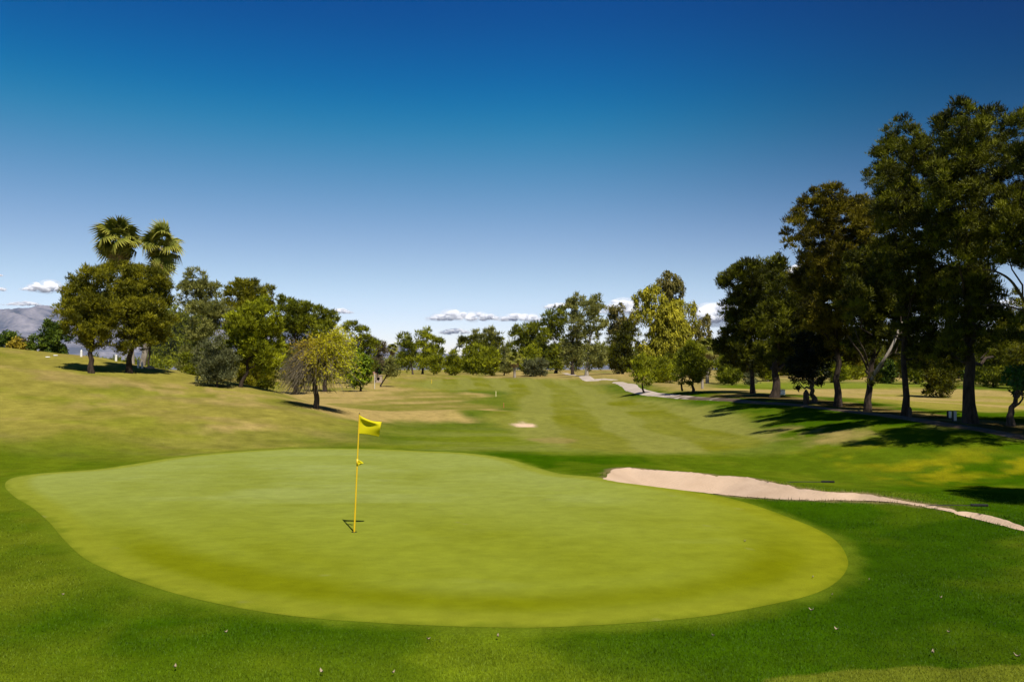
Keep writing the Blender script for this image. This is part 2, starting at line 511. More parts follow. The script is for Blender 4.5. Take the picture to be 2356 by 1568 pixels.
Z_dryr = gpoly(dense([(1500, 890), (1700, 893), (1900, 893), (2100, 889), (2250, 895), (2420, 905), (2420, 945), (2250, 945), (2100, 935), (1950, 918), (1800, 906), (1640, 903), (1540, 900)], 2))
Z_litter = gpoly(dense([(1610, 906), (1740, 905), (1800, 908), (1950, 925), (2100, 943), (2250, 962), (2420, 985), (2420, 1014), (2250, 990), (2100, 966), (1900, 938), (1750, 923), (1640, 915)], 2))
Z_mound = gpoly(dense([(1360, 862), (1420, 853), (1480, 850), (1560, 852), (1640, 870), (1660, 885), (1640, 900), (1560, 900), (1490, 890), (1440, 876)], 2))
Z_patch2 = gpoly(dense([(1230, 1008), (1300, 1006), (1340, 1012), (1310, 1020), (1240, 1018)], 2))
PATH_D = [(1300, 858), (1345, 866), (1385, 872), (1420, 878), (1448, 888), (1470, 899), (1505, 907), (1560, 912), (1620, 917), (1700, 922), (1780, 928), (1860, 935),
          (1960, 947), (2080, 962), (2160, 974), (2260, 990), (2356, 1008), (2480, 1032)]
PATH = catmull(gpoly(PATH_D), 6, closed=False)


def lerp(a, b, t):
    return a + (b - a) * t[:, None]


def ground_colour(x, y):
    r = np.sqrt(x * x + y * y)
    n_l = fbm(x / 9, y / 9, 21, 4); n_m = fbm(x / 2.2, y / 2.2, 31, 4); n_s = fbm(x / 0.5, y / 0.7, 41, 3)
    wob = (n_m - 0.5) * 1.6
    k = 1 + np.clip(r - 30, 0, 200) / 40.0            # soft edges widen with distance
    c = lerp(np.tile(C_rough, (len(x), 1)), np.tile(C_rough2, (len(x), 1)), smooth((n_l - 0.40) / 0.25) * 0.55 + 0.45 * smooth((n_m - 0.40) / 0.22))
    # paler turf in the near left and middle, darker green to the right
    pl = smooth((4.5 - x) / 4.5 + wob * 0.4) * smooth((10.8 - r - x * 0.08 + wob) / 2.8)
    c = lerp(c, np.tile(np.array((0.112, 0.150, 0.0050)), (len(x), 1)), pl * (0.6 + 0.4 * smooth((n_m - 0.36) / 0.25)))
    deep = smooth((x - 2.2) / 2.5 + wob * 0.3) * smooth((20 - y) / 4)
    c = lerp(c, np.tile(np.array((0.022, 0.054, 0.0008)), (len(x), 1)), deep * (0.55 + 0.4 * smooth((0.62 - n_m) / 0.25)))
    # rough beyond the green turns lighter
    far = smooth((y - 31) / 14) * (1 - 0.8 * smooth((x - 7 + wob) / 5) * (1 - smooth((y - 85) / 30)))
    c = lerp(c, np.tile(np.array((0.100, 0.120, 0.013)), (len(x), 1)), far * (0.55 + 0.3 * (n_l - 0.5)))
    # pale approach between the green and the fairway
    ap = smooth((x + 7.5 + wob * 2) / 5) * smooth((13 - x + wob * 2) / 5) * smooth((y - 29.5 + wob) / 3.5) * smooth((48 - y) / 8)
    c = lerp(c, lerp(np.tile(np.array((0.142, 0.158, 0.024)), (len(x), 1)), np.tile(np.array((0.118, 0.140, 0.008)), (len(x), 1)), smooth((fbm(x / 7, y / 2.2, 181, 4) - 0.42) / 0.22)), ap * 0.9)
    # the near right foreground: faded streaks
    st = smooth((x - 6.2) / 4) * smooth((17 - y) / 4)
    c = lerp(c, np.tile(np.array((0.110, 0.105, 0.010)), (len(x), 1)), st * smooth((fbm(x / 3.0 + y / 5, (y - x * 0.3) / 0.8, 51, 3) - 0.42) / 0.3) * 0.6)
    # far ground between trees
    c = lerp(c, lerp(np.tile(C_tan * 1.05, (len(x), 1)), np.tile(np.array((0.14, 0.14, 0.03)), (len(x), 1)), smooth((n_l - 0.50) / 0.2)), smooth((y - 105) / 50) * 0.9)
    # dry hill on the left
    H = np.interp(x, RX, RH); yr = np.interp(x, RX, RY)
    hill = smooth((x * -1 - 4 + wob * 1.2) / 7) * smooth((y - 27.5 - 2.0 * wob + (x + 20) * 0.12) / 7)
    hc = lerp(np.tile(C_hill, (len(x), 1)), np.tile(C_tan * 0.86, (len(x), 1)), smooth((fbm(x / 6, y / 2.6, 61, 5) - 0.44) / 0.20) * (0.45 + 0.55 * n_s))
    hc = lerp(hc, np.tile(np.array((0.120, 0.140, 0.006)), (len(x), 1)), smooth((fbm(x / 5 + 9, y / 3.5, 66, 4) - 0.54) / 0.16) * 0.55)
    hc = hc * (0.72 + 0.56 * fbm(x / 1.1, y / 0.8, 68, 4))[:, None]
    c = lerp(c, hc, hill * 0.95)
    # fairway with mowing stripes running away from the camera
    s = sdf(x, y, Z_fair)
    f = smooth((0.6 - s + wob) / (1.2 * k))
    tt = x + 0.02 * y + 2.2 * np.sin(y / 30.0 + 0.6) + (n_l - 0.5) * 2.4
    stripe = smooth(0.5 + 1.5 * np.sin(tt * 2 * pi / 5.2)) * (0.35 + 0.65 * smooth((n_l - 0.3) / 0.3))
    stripe = stripe * (0.6 + 0.4 * smooth((fbm(x / 6, y / 20, 77, 3) - 0.35) / 0.3))
    fc = lerp(np.tile(C_fair, (len(x), 1)), np.tile(C_fair2, (len(x), 1)), stripe)
    c = lerp(c, fc, f)
    # tan, streaky valley
    s = sdf(x, y, Z_tan)
    f = smooth((0.5 - s + wob) / (0.9 * k))
    sk = fbm(x / 8, y / 6.0, 91, 5)
    tc_ = lerp(np.tile(C_tan * 1.12, (len(x), 1)), np.tile(np.array((0.155, 0.143, 0.024)), (len(x), 1)), smooth((sk - 0.46) / 0.2))
    c = lerp(c, tc_, f * 0.97)
    for poly, colr, a in ((Z_streak, C_tan * 1.1, 0.8), (Z_patch, C_sand * 1.35, 1.0), (Z_patch2, C_tan * 0.8, 0.55)):
        s = sdf(x, y, poly)
        f = smooth((0.15 - s + wob * 0.7) / (0.35 * k)) * a
        c = lerp(c, np.tile(colr, (len(x), 1)), f)
    for poly, a in ((Z_bare, 0.75), (Z_bare2, 0.7), (Z_bare3, 0.5)):
        s = sdf(x, y, poly)
        f = smooth((0.6 - s + wob * 1.8) / 1.4) * smooth((fbm(x / 1.4, y / 1.2, 171, 4) - 0.36) / 0.2) * a
        c = lerp(c, np.tile(C_tan * 1.05, (len(x), 1)), f)
    s = sdf(x, y, Z_mown)
    f = smooth((0.05 - s + (n_s - 0.5) * 0.25 + (n_m - 0.5) * 0.3) / 0.08)
    c = lerp(c, np.tile(np.array((0.115, 0.128, 0.010)), (len(x), 1)), f * 0.8)
    # right hand side
    s = sdf(x, y, Z_yel)
    f = smooth((1.2 - s + wob * 2.5) / 2.2) * smooth((fbm(x / 1.3, y / 1.0, 101, 4) - 0.40) / 0.2)
    c = lerp(c, np.tile(np.array((0.180, 0.165, 0.004)), (len(x), 1)), f * 0.85)
    s = sdf(x, y, Z_yel2)
    f = smooth((1.0 - s + wob * 2.5) / 1.6) * smooth((fbm(x / 1.0, y / 1.0, 111, 4) - 0.42) / 0.16)
    c = lerp(c, np.tile(C_tan * 0.95, (len(x), 1)), f * 0.8)
    s = sdf(x, y, Z_dryr)
    f = smooth((1.0 - s + wob * 2) / (1.5 * k))
    c = lerp(c, lerp(np.tile(C_hill * 1.05, (len(x), 1)), np.tile(C_tan * 1.1, (len(x), 1)), smooth((fbm(x / 12, y / 7, 121, 4) - 0.42) / 0.2)), f * 0.95)
    s = sdf(x, y, Z_tee)
    f = smooth((1.0 - s + wob) / (1.2 * k))
    c = lerp(c, np.tile(np.array((0.140, 0.165, 0.016)), (len(x), 1)), f * 0.9)
    s = sdf(x, y, Z_mound)
    f = smooth((1.0 - s + wob) / (1.5 * k))
    c = lerp(c, np.tile(C_tan * 0.98, (len(x), 1)), f * 0.85)
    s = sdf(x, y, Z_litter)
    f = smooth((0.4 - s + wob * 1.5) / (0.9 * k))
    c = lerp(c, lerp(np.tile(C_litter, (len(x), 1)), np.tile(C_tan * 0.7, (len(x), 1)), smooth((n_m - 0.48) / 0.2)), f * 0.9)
    # short fringe round the green
    g = sdf(x, y, GREEN)
    f = smooth((0.40 - g + (n_s - 0.5) * 0.35) / 0.4) * (g > -1)
    c = lerp(c, np.tile(np.array((0.088, 0.120, 0.006)), (len(x), 1)), f * 0.8)
    # earth rim of the bunkers
    b = bunker_sd(x, y)
    f = smooth((0.26 - np.abs(b - 0.05) + (n_s - 0.5) * 0.5) / 0.25) * (y > 17.5)
    c = lerp(c, np.tile(np.array((0.15, 0.108, 0.050)), (len(x), 1)), f * 0.8)
    c = c * (0.86 + 0.28 * n_s)[:, None]
    return c


def green_colour(x, y, s):
    d = -s
    n_l = fbm(x / 4.5, y / 3.2, 131, 4); n_m = fbm(x / 1.2, y / 1.2, 141, 4)
    band = 0.5 + 0.5 * np.sin((d - 0.55) * 2 * pi / 1.9)
    band = band * smooth((2.75 - d) / 0.9) * smooth((17 - y) / 6 + 0.35)
    diag = 0.5 + 0.5 * np.sin((x * 0.75 + y * 0.55 + (n_l - 0.5) * 3) * 2 * pi / 3.6)
    t = 0.85 * band * smooth((d - 0.15) / 0.5) + 0.30 * diag * smooth((d - 1.5) / 1.5) + 1.0 * smooth((n_l - 0.52) / 0.22) * 0.30
    t = np.clip(t + (n_m - 0.5) * 0.45, 0, 1)
    c = lerp(np.tile(C_green_l, (len(x), 1)), np.tile(C_green_d, (len(x), 1)), t)
    pale = smooth((fbm(x / 5 + 3, y / 2.2, 151, 5) - 0.52) / 0.2) * smooth((d - 1) / 2)
    fary = smooth((y - 13) / 12)
    c = lerp(c * np.array((0.93, 0.92, 0.5)), np.tile(np.array((0.215, 0.242, 0.060)), (len(x), 1)), np.clip(pale * 0.35 + fary * (0.72 - 0.5 * t), 0, 1))
    c = lerp(c, np.tile(np.array((0.172, 0.186, 0.012)), (len(x), 1)), smooth((0.75 - d) / 0.4) * 0.7)
    rag = (fbm(x / 0.35, y / 0.35, 191, 3) - 0.5)
    c = lerp(c, np.tile(np.array((0.104, 0.130, 0.007)), (len(x), 1)), smooth((0.22 - d + rag * 0.45) / 0.30) * 0.75)
    yel = smooth((x - 1) / 5)
    c = lerp(c, c * np.array((0.98, 0.93, 0.30)), yel * 0.7)
    fine = fbm(x / 0.22, y / 0.10, 161, 2)
    c = c * (0.93 + 0.14 * fine)[:, None]
    # old ball marks
    rng = np.random.default_rng(9)
    for bx, by in zip(rng.uniform(-10, 5, 60), rng.uniform(10, 30, 60)):
        r2 = (x - bx) ** 2 + (y - by) ** 2
        c = lerp(c, np.tile(np.array((0.20, 0.19, 0.06)), (len(x), 1)), 0.5 * np.exp(-r2 / 0.05 ** 2))
    return c


# ------------------------------------------------------------------ ground sheet
def build_ground():
    # rings round the camera's foot, spaced so that each covers about one picture row
    inv = np.concatenate([np.linspace(1 / 5.0, 1 / 330.0, 460)])
    near = 1 / inv
    rad = np.concatenate([[0.4, 1.2, 2.0, 3.0, 4.0], near, np.geomspace(345, 24000, 60)])
    half = radians(36)
    a_front = np.linspace(-half, half, 340)
    a_back = np.linspace(half, 2 * pi - half, 60)[1:-1]
    ang = np.concatenate([a_front, a_back])
    nr, na = len(rad), len(ang)
    X = rad[:, None] * np.sin(ang)[None, :]; Y = rad[:, None] * np.cos(ang)[None, :]
    x = X.ravel(); y = Y.ravel()
    z = zg(x, y)
    # the ground dips a little under the green's own sheet
    g = sdf(x, y, GREEN)
    z = z - 0.03 * smooth((-g - 0.35) / 0.5)
    c = ground_colour(x, y)
    V = np.stack([x, y, z], -1)
    i = np.arange(nr - 1)[:, None] * na; j = np.arange(na)[None, :]; j2 = (j + 1) % na
    F = np.stack([i + j, i + na + j, i + na + j2, i + j2], -1).reshape(-1, 4)[:, ::-1]
    me = mesh_np('ground', V, F, c, True)
    return tag(link('ground', me, M_ground), kind='structure')


def build_green():
    ctr = np.array((-3.5, 19.0))
    P = catmull(GREEN, 3)
    rings = 150; n = len(P)
    t = 1 - (1 - np.linspace(0, 1, rings + 1)[1:]) ** 1.0
    xy = ctr[None, None, :] + t[:, None, None] * (P - ctr)[None]
    xy = xy.reshape(-1, 2)
    xy = np.concatenate([[ctr], xy])
    x, y = xy[:, 0], xy[:, 1]
    s = np.minimum(sdf(x, y, GREEN), 0)
    z = zg(x, y) + 0.003 + 0.009 * smooth(-s / 0.3)
    V = np.stack([x, y, z], -1)
    i = 1 + np.arange(rings - 1)[:, None] * n; j = np.arange(n)[None, :]; j2 = (j + 1) % n
    F = np.stack([i + j, i + j2, i + n + j2, i + n + j], -1).reshape(-1, 4)
    me = mesh_np('putting_green', V, F, green_colour(x, y, s), True)
    bm = bmesh.new(); bm.from_mesh(me); bm.verts.ensure_lookup_table()
    for k in range(n):
        bm.faces.new((bm.verts[0], bm.verts[1 + k], bm.verts[1 + (k + 1) % n]))
    bmesh.ops.recalc_face_normals(bm, faces=bm.faces)
    bm.to_mesh(me); bm.free()
    me.polygons.foreach_set('use_smooth', np.ones(len(me.polygons), bool))
    return tag(link('putting_green', me, M_green), kind='structure')


def build_sand(poly):
    lo = poly.min(0) - 0.2; hi = poly.max(0) + 0.2
    h = 0.09
    gx = np.arange(lo[0], hi[0], h); gy = np.arange(lo[1], hi[1], h)
    X, Y = np.meshgrid(gx, gy)
    x = X.ravel(); y = Y.ravel()
    f = lambda a, b: sdf(a, b, poly) + (fbm(a / 0.5, b / 0.5, 201, 3) - 0.5) * 0.16
    s = f(x, y)
    idx = np.arange(len(x)).reshape(X.shape)
    F = np.stack([idx[:-1, :-1], idx[:-1, 1:], idx[1:, 1:], idx[1:, :-1]], -1).reshape(-1, 4)
    F = F[(s[F] < 0.0).any(1)]
    # pull the outermost corners in to the sand's outline
    e = 0.02
    for _ in range(2):
        s = f(x, y)
        gx_ = (f(x + e, y) - f(x - e, y)) / (2 * e); gy_ = (f(x, y + e) - f(x, y - e)) / (2 * e)
        g2 = np.maximum(gx_ ** 2 + gy_ ** 2, 0.3)
        m = (s > 0) & (s < 0.3)
        x = np.where(m, x - gx_ * s / g2, x); y = np.where(m, y - gy_ * s / g2, y)
    z = zg(x, y) + 0.004 + 0.055 * smooth(-s / 0.12) + 0.012 * (fbm(x / 0.4, y / 0.4, 211, 3) - 0.5) * smooth(-s / 0.12)
    used = np.unique(F); remap = np.full(len(x), -1); remap[used] = np.arange(len(used))
    me = mesh_np('bunker_sand', np.stack([x, y, z], -1)[used], remap[F], None, True)
    return tag(link('bunker_sand', me, M_sand), kind='structure')


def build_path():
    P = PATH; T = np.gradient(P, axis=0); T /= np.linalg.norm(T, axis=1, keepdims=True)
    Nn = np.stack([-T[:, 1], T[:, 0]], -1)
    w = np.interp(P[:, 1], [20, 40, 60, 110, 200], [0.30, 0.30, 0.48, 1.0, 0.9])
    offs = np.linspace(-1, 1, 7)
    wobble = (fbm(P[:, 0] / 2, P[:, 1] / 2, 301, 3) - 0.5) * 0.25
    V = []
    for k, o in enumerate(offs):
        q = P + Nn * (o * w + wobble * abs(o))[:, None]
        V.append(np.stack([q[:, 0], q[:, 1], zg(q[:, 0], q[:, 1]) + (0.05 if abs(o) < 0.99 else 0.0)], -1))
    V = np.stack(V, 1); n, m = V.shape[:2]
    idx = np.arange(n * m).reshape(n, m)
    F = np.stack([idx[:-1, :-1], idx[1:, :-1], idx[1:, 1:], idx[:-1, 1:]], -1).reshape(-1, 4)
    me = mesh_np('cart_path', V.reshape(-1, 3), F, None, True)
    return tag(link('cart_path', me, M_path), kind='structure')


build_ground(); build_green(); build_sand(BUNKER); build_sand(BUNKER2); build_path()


# ------------------------------------------------------------------ mountains
def build_mountains():
    nx, ny = 420, 90
    az = np.linspace(radians(-62), radians(40), nx)
    r = np.linspace(9000, 14500, ny)
    A, R = np.meshgrid(az, r)
    x = R * np.sin(A); y = R * np.cos(A)
    crest = np.interp(np.degrees(A), [-62, -45, -36, -31, -28, -24, -20, -14, -9, -6, 0, 6, 12, 40],
                      [800, 860, 830, 815, 790, 800, 720, 560, 400, 290, 110, 90, 90, 90])
    prof = smooth((R - 9000) / 3800) * (1 - 0.6 * smooth((R - 12900) / 1600))
    rid = 1 - np.abs(fbm(x / 1300, y / 1300, 401, 5) - 0.5) * 3.0
    z = crest * prof * (0.70 + 0.36 * rid) * (0.94 + 0.12 * fbm(A * 40, R / 4000, 411, 4)) - 4
    z = np.maximum(z, -6)
    idx = np.arange(nx * ny).reshape(ny, nx)
    F = np.stack([idx[:-1, :-1], idx[:-1, 1:], idx[1:, 1:], idx[1:, :-1]], -1).reshape(-1, 4)
    m, t, b, o = new_mat('hazed_mountain_rock')
    tc = N(t, 'ShaderNodeTexCoord'); nz = N(t, 'ShaderNodeTexNoise'); nz.inputs['Scale'].default_value = 0.0032; nz.inputs['Detail'].default_value = 9; nz.inputs['Roughness'].default_value = 0.65
    rp = N(t, 'ShaderNodeValToRGB'); rp.color_ramp.elements[0].position = 0.42; rp.color_ramp.elements[1].position = 0.62
    rp.color_ramp.elements[0].color = (0.080, 0.086, 0.104, 1); rp.color_ramp.elements[1].color = (0.24, 0.222, 0.235, 1)  # rock tinted bluish: part of the distance haze is put into its colour
    t.links.new(tc.outputs['Object'], nz.inputs[0]); t.links.new(nz.outputs[0], rp.inputs[0]); t.links.new(rp.outputs[0], b.inputs['Base Color'])
    b.inputs['Roughness'].default_value = 1.0; b.inputs['Specular IOR Level'].default_value = 0
    me = mesh_np('mountains', np.stack([x, y, z], -1).reshape(-1, 3), F, None, True)
    return tag(link('mountains', me, m), kind='structure')


build_mountains()


# ------------------------------------------------------------------ trees
PINE = ((0.050, 0.064, 0.003), (0.265, 0.280, 0.009))
PINE_YEL = ((0.076, 0.090, 0.003), (0.380, 0.395, 0.010))
PINE_DK = ((0.009, 0.012, 0.001), (0.160, 0.165, 0.004))
PINE_BR = ((0.050, 0.056, 0.003), (0.285, 0.260, 0.009))
OLIVE = ((0.100, 0.108, 0.022), (0.300, 0.290, 0.065))
SILVER = ((0.070, 0.080, 0.026), (0.210, 0.210, 0.090))
LIME = ((0.090, 0.140, 0.004), (0.230, 0.300, 0.010))
BROAD = ((0.028, 0.056, 0.004), (0.110, 0.150, 0.009))
EUC = ((0.150, 0.145, 0.008), (0.420, 0.370, 0.018))
EUC_BR = ((0.085, 0.078, 0.014), (0.210, 0.170, 0.030))
GOLD = ((0.20, 0.145, 0.008), (0.42, 0.32, 0.022))
GREYB = ((0.095, 0.075, 0.035), (0.20, 0.16, 0.085))


def unit(n, rng):
    v = rng.normal(size=(n, 3))
    return v / np.linalg.norm(v, axis=1, keepdims=True)


def leaf_tris(P, axis, side, ln, wd, col):
    """one triangle per leaf"""
    n = len(P)
    V = np.empty((n, 3, 3), np.float32)
    V[:, 0] = P - side * wd[:, None]
    V[:, 1] = P + side * wd[:, None]
    V[:, 2] = P + axis * ln[:, None]
    return V.reshape(-1, 3), np.arange(3 * n, dtype=np.int32).reshape(n, 3), np.repeat(col, 3, axis=0)


def crown(ells, d, colours, style, seed, dens=1.0, openness=0.0):
    """ells: list of (centre, radii). Clumps of leaves on the shells of the ellipsoids."""
    rng = np.random.default_rng(seed)
    px = d / FPX
    c1, c2 = np.array(colours[0]), np.array(colours[1])
    C = []; CR = []
    for c, R in ells:
        R = np.array(R); mr = (R[0] * R[2]) ** 0.5
        k = {'pine': 0.30, 'fine': 0.26, 'euc': 0.30, 'round': 0.30}[style]
        cr = np.clip(mr * k, 2.6 * px, 1.5)
        n = int(max(5, 2.7 * pi * R[0] * R[2] / (pi * cr * cr) * (1 - 0.6 * openness)))
        u = unit(n, rng)
        u[:, 2] = np.where((u[:, 2] < -0.5) & (rng.random(n) < 0.5), -u[:, 2], u[:, 2])
        q = 1 - 0.5 * rng.random(n) ** 1.6
        kp = (u[:, 1] < 0.3) | (rng.random(n) < (0.45 if d > 110 else 0.85))       # fewer tufts on the side turned away
        u = u[kp]; q = q[kp]; n = len(q)
        C.append(np.array(c) + u * R * q[:, None] * (1 - 0.5 * cr / mr))
        CR.append(cr * rng.uniform(0.65, 1.25, n))
    C = np.concatenate(C); CR = np.concatenate(CR)
    if style in ('pine', 'fine'):
        ln0 = max(0.13, 3.0 * px); wd0 = max(0.017, 0.46 * px)
    elif style == 'euc':
        ln0 = max(0.20, 3.2 * px); wd0 = max(0.035, 0.65 * px)
    else:
        ln0 = max(0.14, 2.2 * px); wd0 = max(0.05, 0.85 * px)
    area = ln0 * wd0
    per = np.maximum(6, dens * (1.55 if d > 110 else 1.75) * pi * CR ** 2 / area).astype(int)
    ci = np.repeat(np.arange(len(C)), per)
    n = len(ci)
    u = unit(n, rng)
    q = rng.random(n) ** 0.45
    sq = np.array((1.0, 1.0, 0.72)) if style != 'euc' else np.array((0.8, 0.8, 1.25))
    P = C[ci] + u * (CR[ci] * q)[:, None] * sq
    if style in ('pine', 'fine'):
        # needles sit along shoots that radiate from the heart of each tuft
        NS = 13
        sh = unit(len(C) * NS, rng) + np.array((0, 0, 0.35)); sh /= np.linalg.norm(sh, axis=1, keepdims=True)
        us = sh[ci * NS + rng.integers(0, NS, n)]
        Ps = C[ci] + us * (CR[ci] * rng.uniform(0.25, 1.12, n))[:, None] * sq + rng.normal(size=(n, 3)) * (CR[ci] * 0.10)[:, None]
        m_ = rng.random(n) < 0.72
        P = np.where(m_[:, None], Ps, P); u = np.where(m_[:, None], us, u)
    # the lower part of a clump is thinner
    keep = (u[:, 2] > -0.35) | (rng.random(n) < 0.55)
    ci, P, u = ci[keep], P[keep], u[keep]; n = len(ci)
    rnd = rng.normal(size=(n, 3))
    if style == 'euc':
        axis = u * 0.5 + rnd * 0.35 + np.array((0, 0, -1.0))
    elif style in ('pine', 'fine'):
        axis = u * 0.8 + rnd * 0.40 + np.array((0, 0, 0.75))
    else:
        axis = u * 0.6 + rnd * 0.6
    axis /= np.linalg.norm(axis, axis=1, keepdims=True)
    # face the leaf roughly outward from its clump, so clumps shade as masses
    nrm = u * 0.9 + np.array((0, 0, 0.35)) + rng.normal(size=(n, 3)) * 0.30
    side = np.cross(axis, nrm); side /= np.linalg.norm(side, axis=1, keepdims=True) + 1e-9
    ln = ln0 * rng.uniform(0.6, 1.35, n); wd = wd0 * rng.uniform(0.6, 1.25, n)
    tcl = rng.random(len(C)); t = np.clip(tcl[ci] ** 1.6 * 0.90 + rng.random(n) * 0.35 - 0.08, 0, 1)
    col = c1 + (c2 - c1) * t[:, None]
    col = col * rng.uniform(0.86, 1.14, n)[:, None]
    return leaf_tris(P, axis, side, ln, wd, col)


GROW = [1.1]
SPREAD = [0.0]


def ells_from_boxes(boxes, d, rng, depth=0.85, sub=True):
    out = []
    YM = 0.5 * (min(b[1] for b in boxes) + max(b[3] for b in boxes)) if boxes else 0
    for k, (x0, y0, x1, y1) in enumerate(boxes):
        dj = d + rng.uniform(-0.35, 0.35) * (x1 - x0) * 0.00051 * d + (rng.uniform(-0.45, 0.95) + 1.1 * np.clip(((y0 + y1) / 2 - YM) / 480, -0.7, 0.45)) * SPREAD[0]
        a = at(x0, y1, dj); b = at(x1, y0, dj)
        c = (a + b) / 2; R = np.abs(b - a) / 2 * GROW[0]
        R = np.array((R[0], max(min(R[0], R[2] * 1.3) * depth, 0.2), R[2]))
        if not sub or R[0] < 1.0:
            out.append((c, R)); continue
        out.append((c, R * 0.92))
        for _ in range(5):
            u = unit(1, rng)[0]
            r2 = R * rng.uniform(0.26, 0.42)
            out.append((c + u * (R - r2) * 1.16, r2))
    if sub and len(boxes) > 2:
        # masses that bridge neighbouring ones, so the crown closes up
        cs = [(np.array(c), R) for c, R in out if True]
        main = [(np.array([(at(x0, y1, d)[0] + at(x1, y0, d)[0]) / 2, d, (at(x0, y1, d)[2] + at(x1, y0, d)[2]) / 2]), np.array([(x1 - x0), 0, (y1 - y0)]) * 0.00051 * d / 2) for x0, y0, x1, y1 in boxes]
        for i in range(len(main)):
            for j in range(i):
                a, Ra = main[i]; b, Rb = main[j]
                if np.linalg.norm((a - b)[[0, 2]]) < 1.15 * (Ra[[0, 2]].mean() + Rb[[0, 2]].mean()) + 0.3:
                    t = rng.uniform(0.35, 0.65)
                    r = 0.30 * (Ra[0] + Rb[0] + Ra[2] + Rb[2]) / 2 * rng.uniform(0.85, 1.15)
                    c = a * t + b * (1 - t) + np.array((0, rng.uniform(-0.7, 0.7) * r, 0))
                    out.append((c, np.array((r, r * 0.9, r * 0.85))))
    return out


def limb_paths(base, ells, r0, rng, fork=0.45, n_limb=8, px=0.05, lean=None):
    """trunk rising through the crown and limbs that end inside its masses"""
    cs = np.array([c for c, R in ells])
    w = np.array([R[0] * R[2] for c, R in ells])
    top = (cs * w[:, None]).sum(0) / w.sum()
    zt = base[2] + 0.88 * (np.percentile([c[2] + R[2] * 0.4 for c, R in ells], 88) - base[2])
    H = zt - base[2]
    tops = np.array([top[0], top[1], zt])
    n = 12
    t = np.linspace(0, 1, n)
    mid = np.array([base[0] * 0.75 + top[0] * 0.25, base[1] * 0.75 + top[1] * 0.25, base[2] + H * 0.45])
    if lean is not None:
        mid = lean
    P = (1 - t)[:, None] ** 2 * base + (2 * t * (1 - t))[:, None] * mid + (t ** 2)[:, None] * tops
    P[1:-1, :2] += rng.normal(size=(n - 2, 2)) * r0 * 0.35
    R = r0 * (1 - 0.86 * t) * (1 + 0.45 * np.exp(-t * 22))
    P[0, 2] -= 0.25
    trunk = (P, R)
    limbs = []
    order = np.argsort(-w)[:n_limb]
    for i in order:
        c = cs[i]
        f = np.clip((c[2] - base[2]) / H * 0.72 - 0.06 + rng.uniform(-0.05, 0.05), 0.28, 0.8)
        s = np.array([np.interp(f, t, P[:, k]) for k in range(3)])
        rs = np.interp(f, t, R) * 0.62
        if np.linalg.norm(c - s) < rs * 3: continue
        m = 7; q = np.linspace(0, 1, m)
        ctrl = s * 0.45 + c * 0.55 + np.array((0, 0, -0.12 * np.linalg.norm(c - s)))
        L = (1 - q)[:, None] ** 2 * s + (2 * q * (1 - q))[:, None] * ctrl + (q ** 2)[:, None] * c
        L[1:-1] += rng.normal(size=(m - 2, 3)) * 0.03 * np.linalg.norm(c - s)
        limbs.append((L, np.maximum(rs * (1 - 0.8 * q), px * 0.3)))
    return trunk, limbs


SEED = [1000]


def tree(name, label, boxes, bx, by=None, d=None, tw=8, colours=PINE, style='pine', bark=None, cat='tree', group=None, dens=1.0,
         openness=0.0, n_limb=8, lean=None, extra=None, depth=0.85, base=None, skirt=None):
    if skirt is None:
        skirt = {G_L: 0.10, G_M: 0.06, G_B: 0.03}.get(group, 0) if cat != 'shrub' else 0.03
    """boxes: crown masses measured in the picture at the tree's distance; tw: trunk width there"""
    SEED[0] += 7
    rng = np.random.default_rng(SEED[0])
    if base is None:
        base = ground(bx, by) if d is None else on_ground(bx, d)
    d = base[1]
    if skirt:
        xa = min(b[0] for b in boxes); xb = max(b[2] for b in boxes); ya = min(b[1] for b in boxes); yb = 850 + (CAM_Z - base[2]) / (0.00051 * d)
        xc, w = (xa + xb) / 2, xb - xa
        yl = yb - skirt * (yb - ya)
        boxes = list(boxes) + [(xc - 0.46 * w, yl - 0.32 * (yb - ya), xc + 0.04 * w, yl), (xc - 0.02 * w, yl - 0.30 * (yb - ya), xc + 0.46 * w, yl - 0.02 * (yb - ya)), (xc - 0.26 * w, yl - 0.22 * (yb - ya), xc + 0.24 * w, yl + 0.02 * (yb - ya))]
    bark = bark or M_bark_dark
    root = thing(name, label, cat, tuple(base), group)
    ells = ells_from_boxes(boxes, d, rng, depth)
    big = ells_from_boxes(boxes, d, np.random.default_rng(SEED[0]), depth, sub=False)
    r0 = tw * 0.00051 * d / 2
    trunk, limbs = limb_paths(base, ells, r0, rng, n_limb=n_limb, px=d / FPX, lean=None if lean is None else at(*lean, d))
    V, F = tubes([trunk], 9)
    link('trunk', mesh_np('trunk', V - base, F, None, True), bark, root)
    if extra:
        for pts, w0, w1, mt in extra:
            Q = catmull([at(a, b, d + dd) for a, b, dd in pts], 5, closed=False)
            V, F = tubes([(Q, np.linspace(w0, w1, len(Q)) * 0.00051 * d / 2)], 7)
            link('branch', mesh_np('branch', V - base, F, None, True), mt, root)
    for lb in limbs:
        V, F = tubes([lb], 5)
        link('limb', mesh_np('limb', V - base, F, None, True), bark, root)
    V, F, c = crown(ells, d, colours, style, SEED[0], dens, openness)
    link('crown', mesh_np('crown', V - base, F, c), M_leaf, root)
    return root


GROW[0] = 1.15
G_L = 'trees on the left hill'
G_M = 'trees along the far end of the fairway'
G_R = 'tall pines along the cart path on the right'
G_B = 'trees in the distance behind the pine row'

